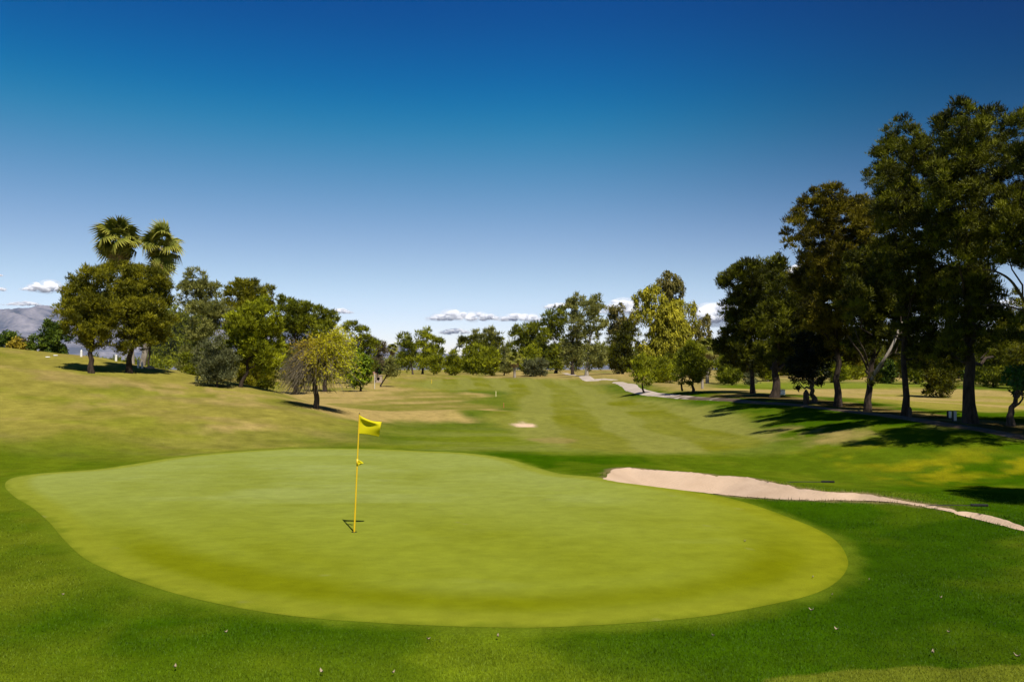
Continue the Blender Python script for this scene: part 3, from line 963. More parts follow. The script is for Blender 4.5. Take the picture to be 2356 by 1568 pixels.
# --- left hill
tree('pine_tree', 'brownish green pine on the left hill slope, its bare trunk nearest the left edge', [(122, 683, 195, 765), (145, 625, 215, 730), (178, 604, 255, 700), (150, 700, 260, 790), (190, 750, 262, 815), (200, 660, 280, 770)],
     211, 858, tw=13, colours=PINE_BR, group=G_L, skirt=0)
tree('pine_tree', 'broad brownish pine standing directly below the fan palms', [(232, 597, 320, 690), (300, 605, 385, 690), (325, 630, 402, 730), (255, 680, 360, 780), (320, 700, 405, 800), (262, 750, 350, 822), (240, 640, 330, 740)],
     297, 858, tw=14, colours=PINE_BR, group=G_L, skirt=0)
tree('broadleaf_tree', 'dark green leafy tree at the foot of the mountain view, left of the hill pines', [(66, 765, 112, 812), (88, 732, 135, 790), (112, 740, 165, 812), (90, 775, 150, 815)],
     118, d=76, tw=6, colours=BROAD, style='round', group=G_L)
tree('shrub', 'dark rounded shrub at the left edge beneath the mountains', [(-20, 768, 25, 815), (0, 758, 47, 812)], 14, d=95, tw=4, colours=BROAD, style='round', cat='shrub', group=G_L)
tree('shrub', 'golden yellow rounded shrub on the skyline of the left hill', [(16, 783, 42, 815), (28, 775, 52, 805), (40, 785, 62, 815), (22, 790, 45, 815)], 38, d=88, tw=3, colours=GOLD, style='round', cat='shrub', group=G_L, depth=0.8)
tree('shrub', 'brownish grey shrub between the golden shrub and the dark leafy tree', [(44, 772, 70, 812), (56, 782, 78, 815)], 60, d=96, tw=3, colours=GREYB, style='round', cat='shrub', group=G_L)
tree('pine_tree', 'dark green pine behind the slope, right of the pine under the palms', [(352, 700, 430, 800), (372, 760, 450, 850), (400, 715, 470, 815), (425, 780, 482, 858), (340, 790, 420, 850), (358, 740, 430, 820), (335, 760, 400, 840), (440, 720, 490, 800)],
     415, 847, tw=11, colours=PINE, group=G_L)
tree('pine_tree', 'open grey green tree with airy top right of the palms', [(407, 650, 450, 720), (422, 616, 482, 690), (455, 642, 512, 720), (425, 690, 512, 790), (480, 700, 540, 780)],
     462, d=78, tw=9, colours=OLIVE, style='fine', group=G_L, openness=0.45)
tree('pine_tree', 'bright yellow green rounded pine with leaning trunk on the hill crest', [(513, 705, 590, 790), (552, 688, 640, 780), (590, 735, 658, 830), (505, 760, 590, 840), (555, 780, 650, 866), (530, 700, 620, 800)],
     552, 890, tw=9, colours=PINE_YEL, group=G_L, lean=(580, 830), skirt=0)
tree('pine_tree', 'olive pine whose feathery top shows above the yellow green pine', [(516, 645, 580, 725), (545, 641, 606, 705), (590, 656, 634, 715), (530, 690, 610, 780)], 575, d=82, tw=9, colours=PINE_BR, style='fine', group=G_L)
tree('shrub', 'silvery grey green bush in front of the yellow green pine', [(446, 785, 500, 862), (475, 770, 530, 850), (500, 800, 548, 878), (470, 815, 540, 880)], 500, d=51, tw=4, colours=SILVER, style='fine', cat='shrub', group=G_L, openness=0.3, dens=0.9)
tree('pine_tree', 'green pine of rounded tufts behind the bare sided mesquite', [(637, 677, 680, 735), (655, 690, 715, 760), (690, 695, 727, 765), (640, 720, 720, 830)], 680, d=96, tw=10, colours=PINE, group=G_L)
tree('pine_tree', 'green pine with stepped rounded tufts right above the mesquite', [(718, 704, 748, 745), (735, 710, 778, 765), (715, 735, 775, 800)], 748, d=104, tw=9, colours=PINE, group=G_L)
tree('pine_tree', 'umbrella shaped pine with a bare forked stem seen against the sky', [(777, 739, 828, 768), (822, 750, 853, 785), (800, 775, 850, 830), (840, 778, 880, 815), (775, 790, 830, 850)], 818, d=135, tw=7, colours=PINE, group=G_L, openness=0.2)
tree('pine_tree', 'thin half bare pine with dark grey top left of the gap with pale mountains', [(848, 779, 872, 806), (864, 785, 886, 808), (862, 800, 890, 830)], 868, d=190, tw=4, colours=GREYB, style='fine', group=G_L, openness=0.5)
tree('broadleaf_tree', 'lime green leafy tree at the right side of the mesquite', [(800, 806, 842, 862), (818, 818, 857, 880), (790, 830, 840, 880)], 830, d=105, tw=5, colours=LIME, style='round', group=G_L)
tree('broadleaf_tree', 'small dark emerald tree above the house roof', [(859, 818, 888, 848), (868, 826, 892, 858)], 874, d=215, tw=4, colours=((0.010, 0.045, 0.006), (0.03, 0.085, 0.012)), style='round', group=G_L)
for k, (x, dd, y0, lb) in enumerate([(600, 92, 800, 'dark pine half hidden behind the mesquite twigs'), (470, 70, 800, 'dark pine hidden low between the silvery bush and the dark pine'), (345, 84, 720, 'dark tree behind the trunks below the palms')]):
    tree('pine_tree', lb, [(x - 55, y0, x + 5, y0 + 62), (x - 10, y0 - 5, x + 50, y0 + 60), (x - 40, y0 + 25, x + 40, y0 + 78)], x, d=dd, tw=8, colours=PINE, group=G_L)

# leaning small pine by the culvert
tree('pine_tree', 'small pale green pine with a thin trunk leaning right beside the culvert', [(885, 824, 915, 850), (882, 838, 912, 872), (896, 840, 922, 874)], 876, 889, tw=4, colours=OLIVE, style='fine', lean=(886, 868), group=G_L, skirt=0)

GROW[0] = 1.28
# --- far end of the fairway, left to right
tree('pine_tree', 'first pine of the far clump, pale green and hung with bare limbs', [(913, 765, 945, 800), (920, 785, 958, 830), (915, 815, 950, 852)], 950, d=226, tw=4, colours=PINE, group=G_M, bark=M_bark, skirt=0)
tree('pine_tree', 'tallest dense pine in the middle of the far clump', [(957, 754, 995, 800), (950, 785, 1000, 835), (960, 810, 995, 848)], 972, d=226, tw=5, colours=PINE_YEL, group=G_M, skirt=0)
tree('pine_tree', 'dark pine closing the right side of the far clump', [(992, 778, 1021, 815), (985, 800, 1022, 840)], 1003, d=232, tw=5, colours=PINE, group=G_M, skirt=0)
tree('pine_tree', 'young rounded pine in front of the right side of the far clump', [(988, 824, 1016, 848), (994, 818, 1014, 838)], 998, d=214, tw=3, colours=PINE_YEL, style='fine', group=G_M)
tree('pine_tree', 'small light pine standing alone right of the far clump', [(1022, 825, 1050, 855), (1035, 806, 1056, 835), (1040, 825, 1064, 854)], 1047, d=208, tw=3, colours=PINE_YEL, style='fine', group=G_M)
tree('pine_tree', 'dark flat topped pine above the row of round pines', [(1053, 777, 1090, 808), (1070, 772, 1120, 800), (1105, 775, 1152, 806), (1080, 790, 1140, 820)], 1100, d=262, tw=5, colours=PINE_DK, group=G_M)
tree('pine_tree', 'grey green crown peeping over the flat topped dark pine', [(1086, 760, 1108, 785), (1112, 757, 1140, 785), (1128, 760, 1155, 790)], 1130, d=290, tw=4, colours=OLIVE, style='fine', group=G_M)
tree('pine_tree', 'round bright pine at the left end of the row of round pines', [(1064, 798, 1095, 845), (1080, 794, 1117, 840), (1072, 815, 1112, 856)], 1088, d=196, tw=3.5, colours=PINE_YEL, style='fine', group=G_M)
tree('pine_tree', 'round bright pine second in the row of round pines', [(1108, 805, 1135, 850), (1118, 799, 1147, 845), (1112, 820, 1145, 857)], 1131, d=190, tw=3.5, colours=PINE_YEL, style='fine', group=G_M)
tree('pine_tree', 'grey skirted pine between the round pines and the small fan palm', [(1144, 802, 1174, 835), (1146, 825, 1180, 856)], 1160, d=196, tw=3, colours=OLIVE, style='fine', group=G_M)
tree('pine_tree', 'round light green pine right of the small fan palm', [(1197, 803, 1228, 845), (1212, 796, 1243, 840), (1205, 820, 1243, 846)], 1220, d=186, tw=3.5, colours=PINE_YEL, style='fine', group=G_M)
tree('shrub', 'grey green bush spreading under the round pine by the small palm', [(1205, 830, 1232, 860), (1225, 827, 1257, 858)], 1228, d=182, tw=2.5, colours=SILVER, style='fine', cat='shrub', group=G_M)
tree('pine_tree', 'dark pine whose shoulder rises left of the tall pair of pines', [(1176, 752, 1205, 800), (1190, 743, 1235, 790), (1215, 745, 1260, 810), (1180, 780, 1250, 845)], 1222, d=236, tw=6, colours=PINE, group=G_M)
tree('pine_tree', 'wide green pine with curved bare limbs left of the tall pair', [(1243, 715, 1280, 760), (1262, 709, 1305, 770), (1240, 750, 1300, 830), (1255, 800, 1305, 850)], 1278, 859, tw=7, colours=PINE, group=G_M)
tree('pine_tree', 'left one of the tall pair of olive pines at the fairway end', [(1298, 688, 1330, 730), (1308, 675, 1346, 715), (1300, 720, 1345, 780), (1290, 760, 1335, 815)], 1318, 862, tw=7, colours=OLIVE, style='pine', group=G_M, openness=0.1)
tree('pine_tree', 'right one of the tall pair of olive pines with a pale twisted trunk', [(1342, 685, 1375, 730), (1355, 678, 1392, 720), (1345, 715, 1393, 770), (1340, 755, 1380, 800), (1358, 800, 1395, 840)], 1350, 863, tw=8, colours=OLIVE, style='pine', bark=M_bark_pale, group=G_M, openness=0.15)
tree('eucalyptus_tree', 'olive brown airy eucalyptus between the tall pines and the yellow eucalyptus', [(1395, 715, 1425, 760), (1405, 699, 1440, 745), (1395, 745, 1450, 800), (1425, 720, 1460, 780)], 1422, d=196, tw=6, colours=EUC_BR, style='euc', group=G_M, openness=0.3)
tree('pine_tree', 'very dark pine under the left flank of the yellow eucalyptus', [(1400, 765, 1450, 815), (1420, 746, 1470, 800), (1400, 800, 1460, 850)], 1432, d=176, tw=6, colours=PINE_DK, group=G_M)
tree('eucalyptus_tree', 'tall yellow green eucalyptus with drooping masses, brightest crown of the far trees',
     [(1456, 672, 1500, 720), (1475, 655, 1530, 705), (1460, 700, 1520, 760), (1510, 690, 1570, 750), (1550, 697, 1606, 760), (1490, 740, 1550, 800), (1540, 740, 1590, 800), (1480, 790, 1540, 845), (1500, 710, 1580, 830)],
     1520, d=150, tw=9, colours=EUC, style='euc', group=G_M)
tree('eucalyptus_tree', 'brownish eucalyptus top rising highest behind the yellow eucalyptus', [(1508, 640, 1550, 700), (1522, 626, 1562, 670), (1535, 645, 1574, 705), (1520, 690, 1570, 760)], 1545, d=162, tw=9, colours=EUC_BR, style='euc', group=G_M)
tree('eucalyptus_tree', 'dull olive eucalyptus right of the yellow one, beside the tall pines', [(1580, 745, 1620, 800), (1600, 730, 1642, 785), (1590, 780, 1645, 840)], 1612, d=165, tw=7, colours=EUC_BR, style='euc', group=G_M, openness=0.2)
tree('pine_tree', 'small yellow green pine standing beside the cart path bend', [(1447, 830, 1480, 868), (1462, 820, 1497, 862), (1455, 850, 1500, 888)], 1479, 905, tw=5, colours=PINE_YEL, style='fine', group=G_M, skirt=0)
tree('shrub', 'wide low yellow green bush behind the cart path bend', [(1492, 825, 1530, 880), (1515, 818, 1556, 875), (1500, 845, 1555, 888)], 1522, d=126, tw=4, colours=PINE_YEL, style='fine', cat='shrub', group=G_M)
tree('pine_tree', 'dark round pine with two stems right of the cart path bend', [(1548, 805, 1595, 860), (1570, 790, 1625, 845), (1585, 820, 1632, 875), (1550, 845, 1620, 888)], 1594, 902, tw=7, colours=PINE, style='pine', group=G_M, skirt=0,
     extra=[([(1570, 899, 0), (1568, 885, 0.1), (1572, 865, 0.2)], 5, 3, M_bark_dark)])
tree('shrub', 'olive bush hanging low at the left foot of the pine row', [(1650, 822, 1690, 868), (1665, 810, 1708, 855), (1655, 845, 1705, 880)], 1684, d=104, tw=3.5, colours=PINE, style='fine', cat='shrub', group=G_M)

# --- tall pine row on the right
RB = M_bark_dark
GROW[0] = 1.3; SPREAD[0] = 5.0
tree('pine_tree', 'left end pine of the tall row with a slim dark trunk', [(1660, 620, 1730, 700), (1690, 597, 1770, 670), (1655, 680, 1720, 760), (1700, 660, 1790, 750), (1650, 745, 1720, 820), (1690, 740, 1780, 830), (1700, 800, 1760, 850), (1720, 610, 1800, 700), (1665, 780, 1730, 850), (1740, 700, 1800, 780), (1680, 790, 1740, 865), (1730, 800, 1790, 860)],
     1732, 905, tw=11, colours=PINE_DK, group=G_R, bark=RB, n_limb=12)
tree('pine_tree', 'pine with the thick straight trunk near the white box', [(1745, 595, 1815, 660), (1770, 640, 1850, 730), (1740, 700, 1830, 790), (1790, 740, 1860, 830), (1745, 780, 1820, 850), (1810, 640, 1880, 730), (1800, 690, 1890, 790), (1780, 800, 1840, 850), (1760, 810, 1830, 862), (1820, 760, 1880, 840)],
     1779, 915, tw=20, colours=PINE_DK, group=G_R, bark=RB, n_limb=12)
tree('shrub', 'pale grey bush hanging beside the slim trunk of the pine row', [(1708, 842, 1735, 866), (1722, 840, 1747, 864)], 1728, d=96, tw=2.5, colours=SILVER, style='fine', cat='shrub', group=G_R, dens=0.8)
tree('broadleaf_tree', 'very dark low tree with drooping side and pale trunk foot inside the row', [(1812, 820, 1870, 880), (1835, 790, 1910, 860), (1818, 850, 1850, 895), (1850, 840, 1912, 885), (1830, 760, 1900, 830)],
     1872, 925, tw=13, colours=((0.006, 0.010, 0.002), (0.015, 0.020, 0.003)), style='round', group=G_R, bark=M_bark)
tree('pine_tree', 'golden olive pine leaning out to the left high in the row', [(1800, 500, 1850, 580), (1830, 445, 1900, 520), (1880, 432, 1955, 500), (1920, 455, 2020, 540), (1840, 510, 1930, 600), (1920, 530, 2030, 620), (1850, 590, 1950, 680), (1880, 660, 1960, 760), (1860, 740, 1930, 820), (1820, 600, 1900, 690), (1940, 610, 2030, 700), (1840, 680, 1910, 760), (1960, 470, 2040, 560), (1930, 680, 2000, 780), (1870, 560, 1960, 650), (1890, 760, 1970, 845), (1930, 780, 1990, 840)],
     1927, 935, tw=16, colours=((0.014, 0.014, 0.001), (0.225, 0.180, 0.005)), group=G_R, bark=RB, n_limb=14)
tree('pine_tree', 'pine with forked trunk whose pale branch angles up to the right', [(1940, 580, 2020, 670), (1990, 550, 2080, 640), (1960, 650, 2050, 740), (2030, 630, 2110, 720), (1950, 720, 2040, 790), (2000, 700, 2090, 790), (1930, 650, 2000, 740), (2010, 580, 2100, 680), (1950, 770, 2010, 830), (2030, 760, 2090, 830), (2000, 860, 2025, 890)],
     1996, 946, tw=16, colours=PINE_DK, group=G_R, bark=RB, n_limb=12,
     extra=[([(2003, 880, 0), (2018, 850, -0.4), (2035, 825, -0.8), (2055, 790, -0.8), (2075, 740, -0.6)], 9, 5, M_bark_pale), ([(1996, 850, 0), (1980, 815, -0.6), (1962, 790, -1.0), (1950, 770, -1.2)], 6, 2.5, M_bark),
            ([(1997, 840, 0), (1990, 812, -1), (1975, 780, -1.5), (1966, 755, -1.6)], 5, 2, M_bark)])
tree('pine_tree', 'dark pine with a plain upright trunk left of the two white posts', [(2000, 380, 2070, 450), (2012, 330, 2100, 400), (2035, 279, 2120, 350), (2090, 310, 2180, 400), (1985, 385, 2040, 430), (2050, 390, 2160, 490), (2005, 450, 2100, 540), (2080, 480, 2180, 590), (2060, 580, 2150, 680), (2070, 670, 2140, 760), (2010, 540, 2090, 640), (2030, 420, 2130, 520), (2100, 620, 2180, 730), (2040, 660, 2110, 760), (2090, 740, 2150, 810), (2090, 790, 2160, 865), (2040, 750, 2090, 820)],
     2081, 957, tw=15, colours=PINE_DK, group=G_R, bark=RB, n_limb=14)
tree('pine_tree', 'tallest and thickest dark pine right of the two white posts', [(2150, 262, 2230, 340), (2170, 240, 2270, 320), (2240, 255, 2315, 340), (2160, 320, 2270, 420), (2240, 330, 2330, 430), (2150, 420, 2260, 530), (2230, 430, 2340, 540), (2130, 520, 2240, 640), (2220, 540, 2310, 650), (2140, 640, 2250, 760), (2180, 740, 2270, 830), (2240, 640, 2300, 740), (2130, 700, 2200, 800), (2200, 620, 2290, 720), (2260, 700, 2320, 790), (2150, 480, 2260, 600), (2130, 380, 2200, 480), (2150, 780, 2220, 860), (2240, 770, 2310, 840)],
     2234, 973, tw=28, colours=PINE_DK, group=G_R, bark=RB, n_limb=16)
tree('pine_tree', 'dark pine cut by the right edge with a pale arching branch', [(2322, 255, 2390, 330), (2335, 330, 2440, 450), (2300, 440, 2400, 560), (2330, 540, 2440, 620), (2290, 560, 2350, 620), (2380, 440, 2470, 640), (2300, 340, 2370, 440), (2290, 480, 2370, 570), (2320, 720, 2400, 800)],
     2430, d=29, tw=26, colours=PINE_DK, group=G_R, bark=RB, n_limb=10,
     extra=[([(2425, 800, 0), (2390, 740, -1), (2356, 690, -1.6), (2325, 645, -2.0), (2290, 624, -2.2), (2262, 620, -2.3)], 10, 2.5, M_bark), ([(2425, 770, 0), (2370, 722, -1), (2310, 703, -1.5), (2260, 702, -1.8)], 6, 2, M_bark)])
tree('broadleaf_tree', 'bright green leafy tree with a leaning mottled trunk at the right edge', [(2314, 848, 2350, 895), (2335, 840, 2385, 900), (2330, 875, 2370, 920)], 2325, 979, tw=18, colours=((0.02, 0.06, 0.008), (0.05, 0.12, 0.015)), style='round', group=G_R, bark=M_bark, lean=(2338, 920))
# two pines just outside the right edge that throw the shadows on the rough
tree('pine_tree', 'tall dark pine standing just beyond the right edge of the view', [(2400, 170, 2750, 420), (2550, 60, 2950, 350), (2750, 200, 3120, 480), (2470, 330, 2900, 600)], 2700, d=26, tw=40, colours=PINE_DK, group=G_R, base=np.array([21.0, 27.0, zp(21.0, 27.0)]))
tree('pine_tree', 'tall dark pine outside the view beside the bunker hollow', [(2800, 100, 3250, 450), (3000, -150, 3500, 300), (3300, 100, 3850, 500), (2950, 300, 3500, 600)], 3000, d=19, tw=60, colours=PINE_DK, group=G_R, base=np.array([16.8, 14.5, zp(16.8, 14.5)]))

GROW[0] = 1.55; SPREAD[0] = 0.0
# --- trees far behind the pine row
for k, (x, dd, y0, y1, wd_, cc, st, lb) in enumerate([
        (1700, 210, 800, 862, 60, PINE, 'pine', 'far pine in the gap left of the slim trunk'),
        (1765, 185, 812, 868, 40, PINE_YEL, 'fine', 'far yellow green tree between the slim and the thick trunk'),
        (1835, 220, 806, 866, 56, PINE_YEL, 'pine', 'far green tree behind the thick trunk'),
        (1958, 205, 800, 880, 60, PINE_YEL, 'pine', 'far yellow green tree left of the forked trunk'),
        (2040, 175, 826, 876, 40, BROAD, 'round', 'far dark bush right of the forked trunk'),
        (2108, 168, 790, 868, 70, PINE, 'pine', 'far dark tree with slim trunks left of the low hanging crown'),
        (2165, 75, 770, 880, 76, PINE_DK, 'pine', 'dark low hanging crown left of the thickest trunk'),
        (2285, 150, 780, 880, 84, PINE, 'pine', 'far pale stemmed tree right of the thickest trunk'),
        (2345, 160, 700, 860, 90, PINE_BR, 'pine', 'far brownish tree behind the bright green tree at the right edge'),
        (2240, 190, 800, 876, 70, BROAD, 'round', 'far green leafy tree behind the thickest trunk'),
        (1670, 170, 812, 868, 50, PINE, 'fine', 'far green bush at the left foot of the slim trunk pine'),
        (1800, 240, 790, 862, 80, PINE_DK, 'pine', 'far dark pine behind the white box'),
        (1890, 230, 790, 866, 80, PINE, 'pine', 'far dark pine right of the pale footed low tree'),
        (1925, 180, 826, 876, 46, PINE_YEL, 'fine', 'far yellowish bush behind the golden olive pine trunk'),
        (2000, 235, 780, 866, 90, PINE, 'pine', 'far olive pine filling the gap behind the forked trunk'),
        (2075, 225, 776, 868, 90, PINE_BR, 'pine', 'far brownish pine behind the plain upright trunk'),
        (2140, 240, 790, 868, 80, PINE, 'pine', 'far pine between the upright trunk and the thickest trunk'),
        (2205, 215, 770, 870, 80, PINE_BR, 'pine', 'far brownish pine left of the thickest trunk base'),
        (2315, 210, 740, 872, 90, PINE, 'pine', 'far dark pine left of the bright green edge tree'),
        (2370, 140, 760, 880, 90, PINE_BR, 'pine', 'far pine cut off by the right edge')]):
    h = wd_ / 2
    tree('pine_tree' if st != 'round' else 'broadleaf_tree', lb, [(x - h, y0 + (y1 - y0) * 0.3, x + 0.1 * h, y1 - 8), (x - 0.5 * h, y0, x + 0.6 * h, y0 + (y1 - y0) * 0.7), (x, y0 + (y1 - y0) * 0.25, x + h, y1 - 10)],
         x, d=dd * (0.74 if dd > 120 else 1), tw=5, colours=cc, style=st, group=G_B, bark=M_bark)


def far_woods():
    rng = np.random.default_rng(77)
    ells = []
    for x in np.arange(-900, 3000, 9):
        d = rng.uniform(300, 400)
        h = rng.uniform(6, 11.5) * (1.25 if x > 1640 else 1.15 if x > 1120 else 0.62)
        b = on_ground(x + rng.uniform(-8, 8), d)
        R = np.array((rng.uniform(2.5, 5.0), 3.0, h / 2))
        ells.append((b + np.array((0, 0, h / 2)), R))
    V, F, c = crown(ells, 380, PINE, 'pine', 78, 0.5)
    o = link('distant_woods', mesh_np('distant_woods', V, F, c), M_leaf)
    tag(o, kind='stuff')


far_woods()


# ------------------------------------------------------------------ the mesquite: half bare, drooping twigs
def mesquite():
    rng = np.random.default_rng(55)
    base = ground(725, 939); d = base[1]
    root = thing('mesquite_tree', 'half bare mesquite with drooping grey twigs and a yellow green crown on the hill foot', 'tree', tuple(base), G_L)
    fork = at(722, 868, d)
    P = catmull([base + np.array((0, 0, -0.2)), at(729, 918, d), at(725, 895, d), fork], 5, closed=False)
    V, F = tubes([(P, np.linspace(7.2, 5.0, len(P)) * 0.00051 * d * 0.95 * (1 + 0.5 * np.exp(-np.arange(len(P)) / 1.6)))], 10)
    link('trunk', mesh_np('trunk', V - base, F, None, True), M_bark, root)
    limbs = []; twigs_bare = []; twigs_leafy = []; LP = []
    u = 0.00051 * d
    C = at(740, 846, d); R = np.array((64 * u, 64 * u, 92 * u))
    for k in range(16):
        a = rng.uniform(0, 2 * pi); el = rng.uniform(0.25, 1.3)
        dirv = np.array((cos(a) * cos(el), sin(a) * cos(el), sin(el)))
        end = fork + dirv * R * np.array((0.85, 0.8, 0.95)) * rng.uniform(0.6, 1.2) + np.array((20 * u, 0, 0))
        ctrl = fork * 0.55 + end * 0.45 + np.array((0, 0, 0.5))
        q = np.linspace(0, 1, 8)[:, None]
        L = (1 - q) ** 2 * fork + 2 * q * (1 - q) * ctrl + q * q * end
        L[1:-1] += rng.normal(size=(6, 3)) * 0.06
        limbs.append((L, np.linspace(0.085, 0.022, 8)))
        for j in range(130):
            f = rng.uniform(0.25, 1.0)
            s = np.array([np.interp(f, q[:, 0], L[:, i]) for i in range(3)])
            out = s - C; out[2] = 0; out = out / (np.linalg.norm(out) + 1e-6)
            v = out * 0.9 + rng.normal(size=3) * 0.45 + np.array((0, 0, rng.uniform(-0.2, 1.1)))
            v /= np.linalg.norm(v)
            ln = rng.uniform(0.6, 1.9)
            t = np.linspace(0, 1, 6)[:, None]
            left = (s[0] - C[0]) / R[0]; hi = (s[2] - C[2]) / R[2]
            leafy = (left * 0.85 + hi * 1.1 + rng.normal() * 0.25) > 0.38
            g = 0.75 if not leafy else 0.45
            tw = s + v * ln * t + np.array((0, 0, -g * ln)) * t ** 2
            tw[1:] += rng.normal(size=(5, 3)) * 0.04
            tw[:, 2] = np.maximum(tw[:, 2], base[2] + 0.8)
            (twigs_leafy if leafy else twigs_bare).append((tw, np.linspace(0.014, 0.006, 6)))
            if leafy:
                m = 44
                pt = np.array([np.interp(rng.random(m), t[:, 0], tw[:, i]) for i in range(3)]).T
                f2 = rng.uniform(0.1, 1, m)
                pt = np.stack([np.interp(f2, t[:, 0], tw[:, i]) for i in range(3)], -1) + rng.normal(size=(m, 3)) * 0.09
                LP.append(pt)
    for lb in limbs:
        V, F = tubes([lb], 6)
        link('limb', mesh_np('limb', V - base, F, None, True), M_bark, root)
    mt = noise_mat('grey_twig', (0.10, 0.08, 0.05), (0.19, 0.155, 0.10), 2.0, 0.9, 0.0)
    V, F = tubes(twigs_bare + twigs_leafy, 3)
    tag(link('twigs', mesh_np('twigs', V - base, F, None, True), mt, root), kind='stuff')
    P = np.concatenate(LP); n = len(P)
    axis = unit(n, rng) + np.array((0, 0, -0.3)); axis /= np.linalg.norm(axis, axis=1, keepdims=True)
    side = np.cross(axis, unit(n, rng)); side /= np.linalg.norm(side, axis=1, keepdims=True)
    right = np.clip((P[:, 0] - C[0]) / R[0] * 0.6 + 0.45 + rng.normal(size=n) * 0.15, 0, 1)[:, None]
    col = np.array((0.350, 0.245, 0.010)) * (1 - right) + np.array((0.480, 0.460, 0.010)) * right
    col = col * rng.uniform(0.7, 1.3, (n, 1))
    V, F, c = leaf_tris(P, axis, side, rng.uniform(0.08, 0.17, n), rng.uniform(0.014, 0.026, n), col)
    link('crown', mesh_np('crown', V - base, F, c), M_leaf, root)


mesquite()


# ------------------------------------------------------------------ palms
def frond_mesh(name, seed, c1, c2, length=1.0, droop=0.35, fold=0.25):
    """a fan leaf along +X: stalk and about twenty drooping blades"""
    rng = np.random.default_rng(seed)
    V = []; F = []; C = []
    pl = 0.95 * length
    # stalk
    for s in (-1, 1):
        V.append((0, 0.035 * s, 0)); C.append(c1)
    for s in (-1, 1):
        V.append((pl, 0.022 * s, 0.10)); C.append(c1)
    F.append((0, 1, 3, 2))
    nb = 22
    for i in range(nb):
        a = (i / (nb - 1) - 0.5) * radians(230)
        L = (1.05 - 0.28 * abs(a) / 2) * length * rng.uniform(0.9, 1.08)
        ca, sa = cos(a), sin(a)
        w = 0.075 * length
        base = np.array((pl, 0, 0.10))
        mid = base + np.array((ca * L * 0.55, sa * L * 0.55, -fold * abs(sa) * 0.5 * L + 0.02))
        tip = base + np.array((ca * L, sa * L, -droop * L * rng.uniform(0.8, 1.5) - fold * abs(sa) * L))
        pr = np.array((-sa, ca, 0))
        k = len(V)
        up = 0.03 * (1 if i % 2 else -1)
        V += [tuple(base), tuple(mid + pr * w + np.array((0, 0, up))), tuple(tip), tuple(mid - pr * w - np.array((0, 0, up)))]
        sh = rng.uniform(0.75, 1.2)
        cc = tuple(np.array(c1) * 0.9 * sh); ct = tuple(np.array(c2) * sh)
        C += [cc, cc, ct, cc]
        F += [(k, k + 1, k + 2, k + 3)]
    me = mesh_np(name, np.array(V), np.array(F), np.array(C))
    me.materials.append(M_leaf)
    return me


FG = [frond_mesh('frond', 900 + i, (0.120, 0.135, 0.010), (0.46, 0.42, 0.07), 1.0, 0.30 + 0.12 * i, 0.3) for i in range(3)]
FD = [frond_mesh('dry_frond', 950 + i, (0.36, 0.23, 0.09), (0.50, 0.36, 0.17), 0.9, 0.5, 0.6) for i in range(2)]


def palm(label, Dx, Dy, d, tw, scale, seed, n=36, nd=14, bx=None):
    rng = np.random.default_rng(seed)
    base = on_ground(bx or Dx, d); head = at(Dx, Dy, d)
    root = thing('fan_palm', label, 'palm tree', tuple(base), 'tall fan palms on the left hill')
    h = head - base
    t = np.linspace(0, 1, 14)
    P = t[:, None] * h + np.stack([0.12 * np.sin(t * 3), 0 * t, 0 * t], -1)
    V, F = tubes([(P, tw * 0.00051 * d / 2 * (1.15 - 0.3 * t))], 10)
    link('trunk', mesh_np('trunk', V, F, None, True), M_bark_pale, root)
    for i in range(n + nd):
        dry = i >= n
        if dry:
            el = radians(rng.uniform(-88, -60)); s = scale * rng.uniform(0.7, 0.95)
        else:
            f = i / (n - 1)
            el = radians(82 - 160 * f ** 0.9 + rng.uniform(-20, 20)); s = scale * rng.uniform(0.62, 1.18)
        az = i * 2.39996 + rng.uniform(-0.3, 0.3)
        me = (FD[i % 2] if dry else FG[0 if el > 0.5 else (1 if el > -0.2 else 2)])
        o = bpy.data.objects.new('dry_frond' if dry else 'frond', me)
        COL.objects.link(o); o.parent = root
        o.location = tuple(h + np.array((0, 0, rng.uniform(-0.7, 0.3) - (0.5 if dry else 0))))
        o.rotation_euler = (rng.uniform(-0.9, 0.9), -el, az)
        o.scale = (s, s, s)
    return root


palm('left and taller fan palm rising over the hill pines', 275, 548, 66, 13, 1.05, 31, 44, 20, bx=303)
palm('right and lower fan palm leaning out over the hill pines', 372, 568, 68, 12, 1.00, 32, 38, 20, bx=324)


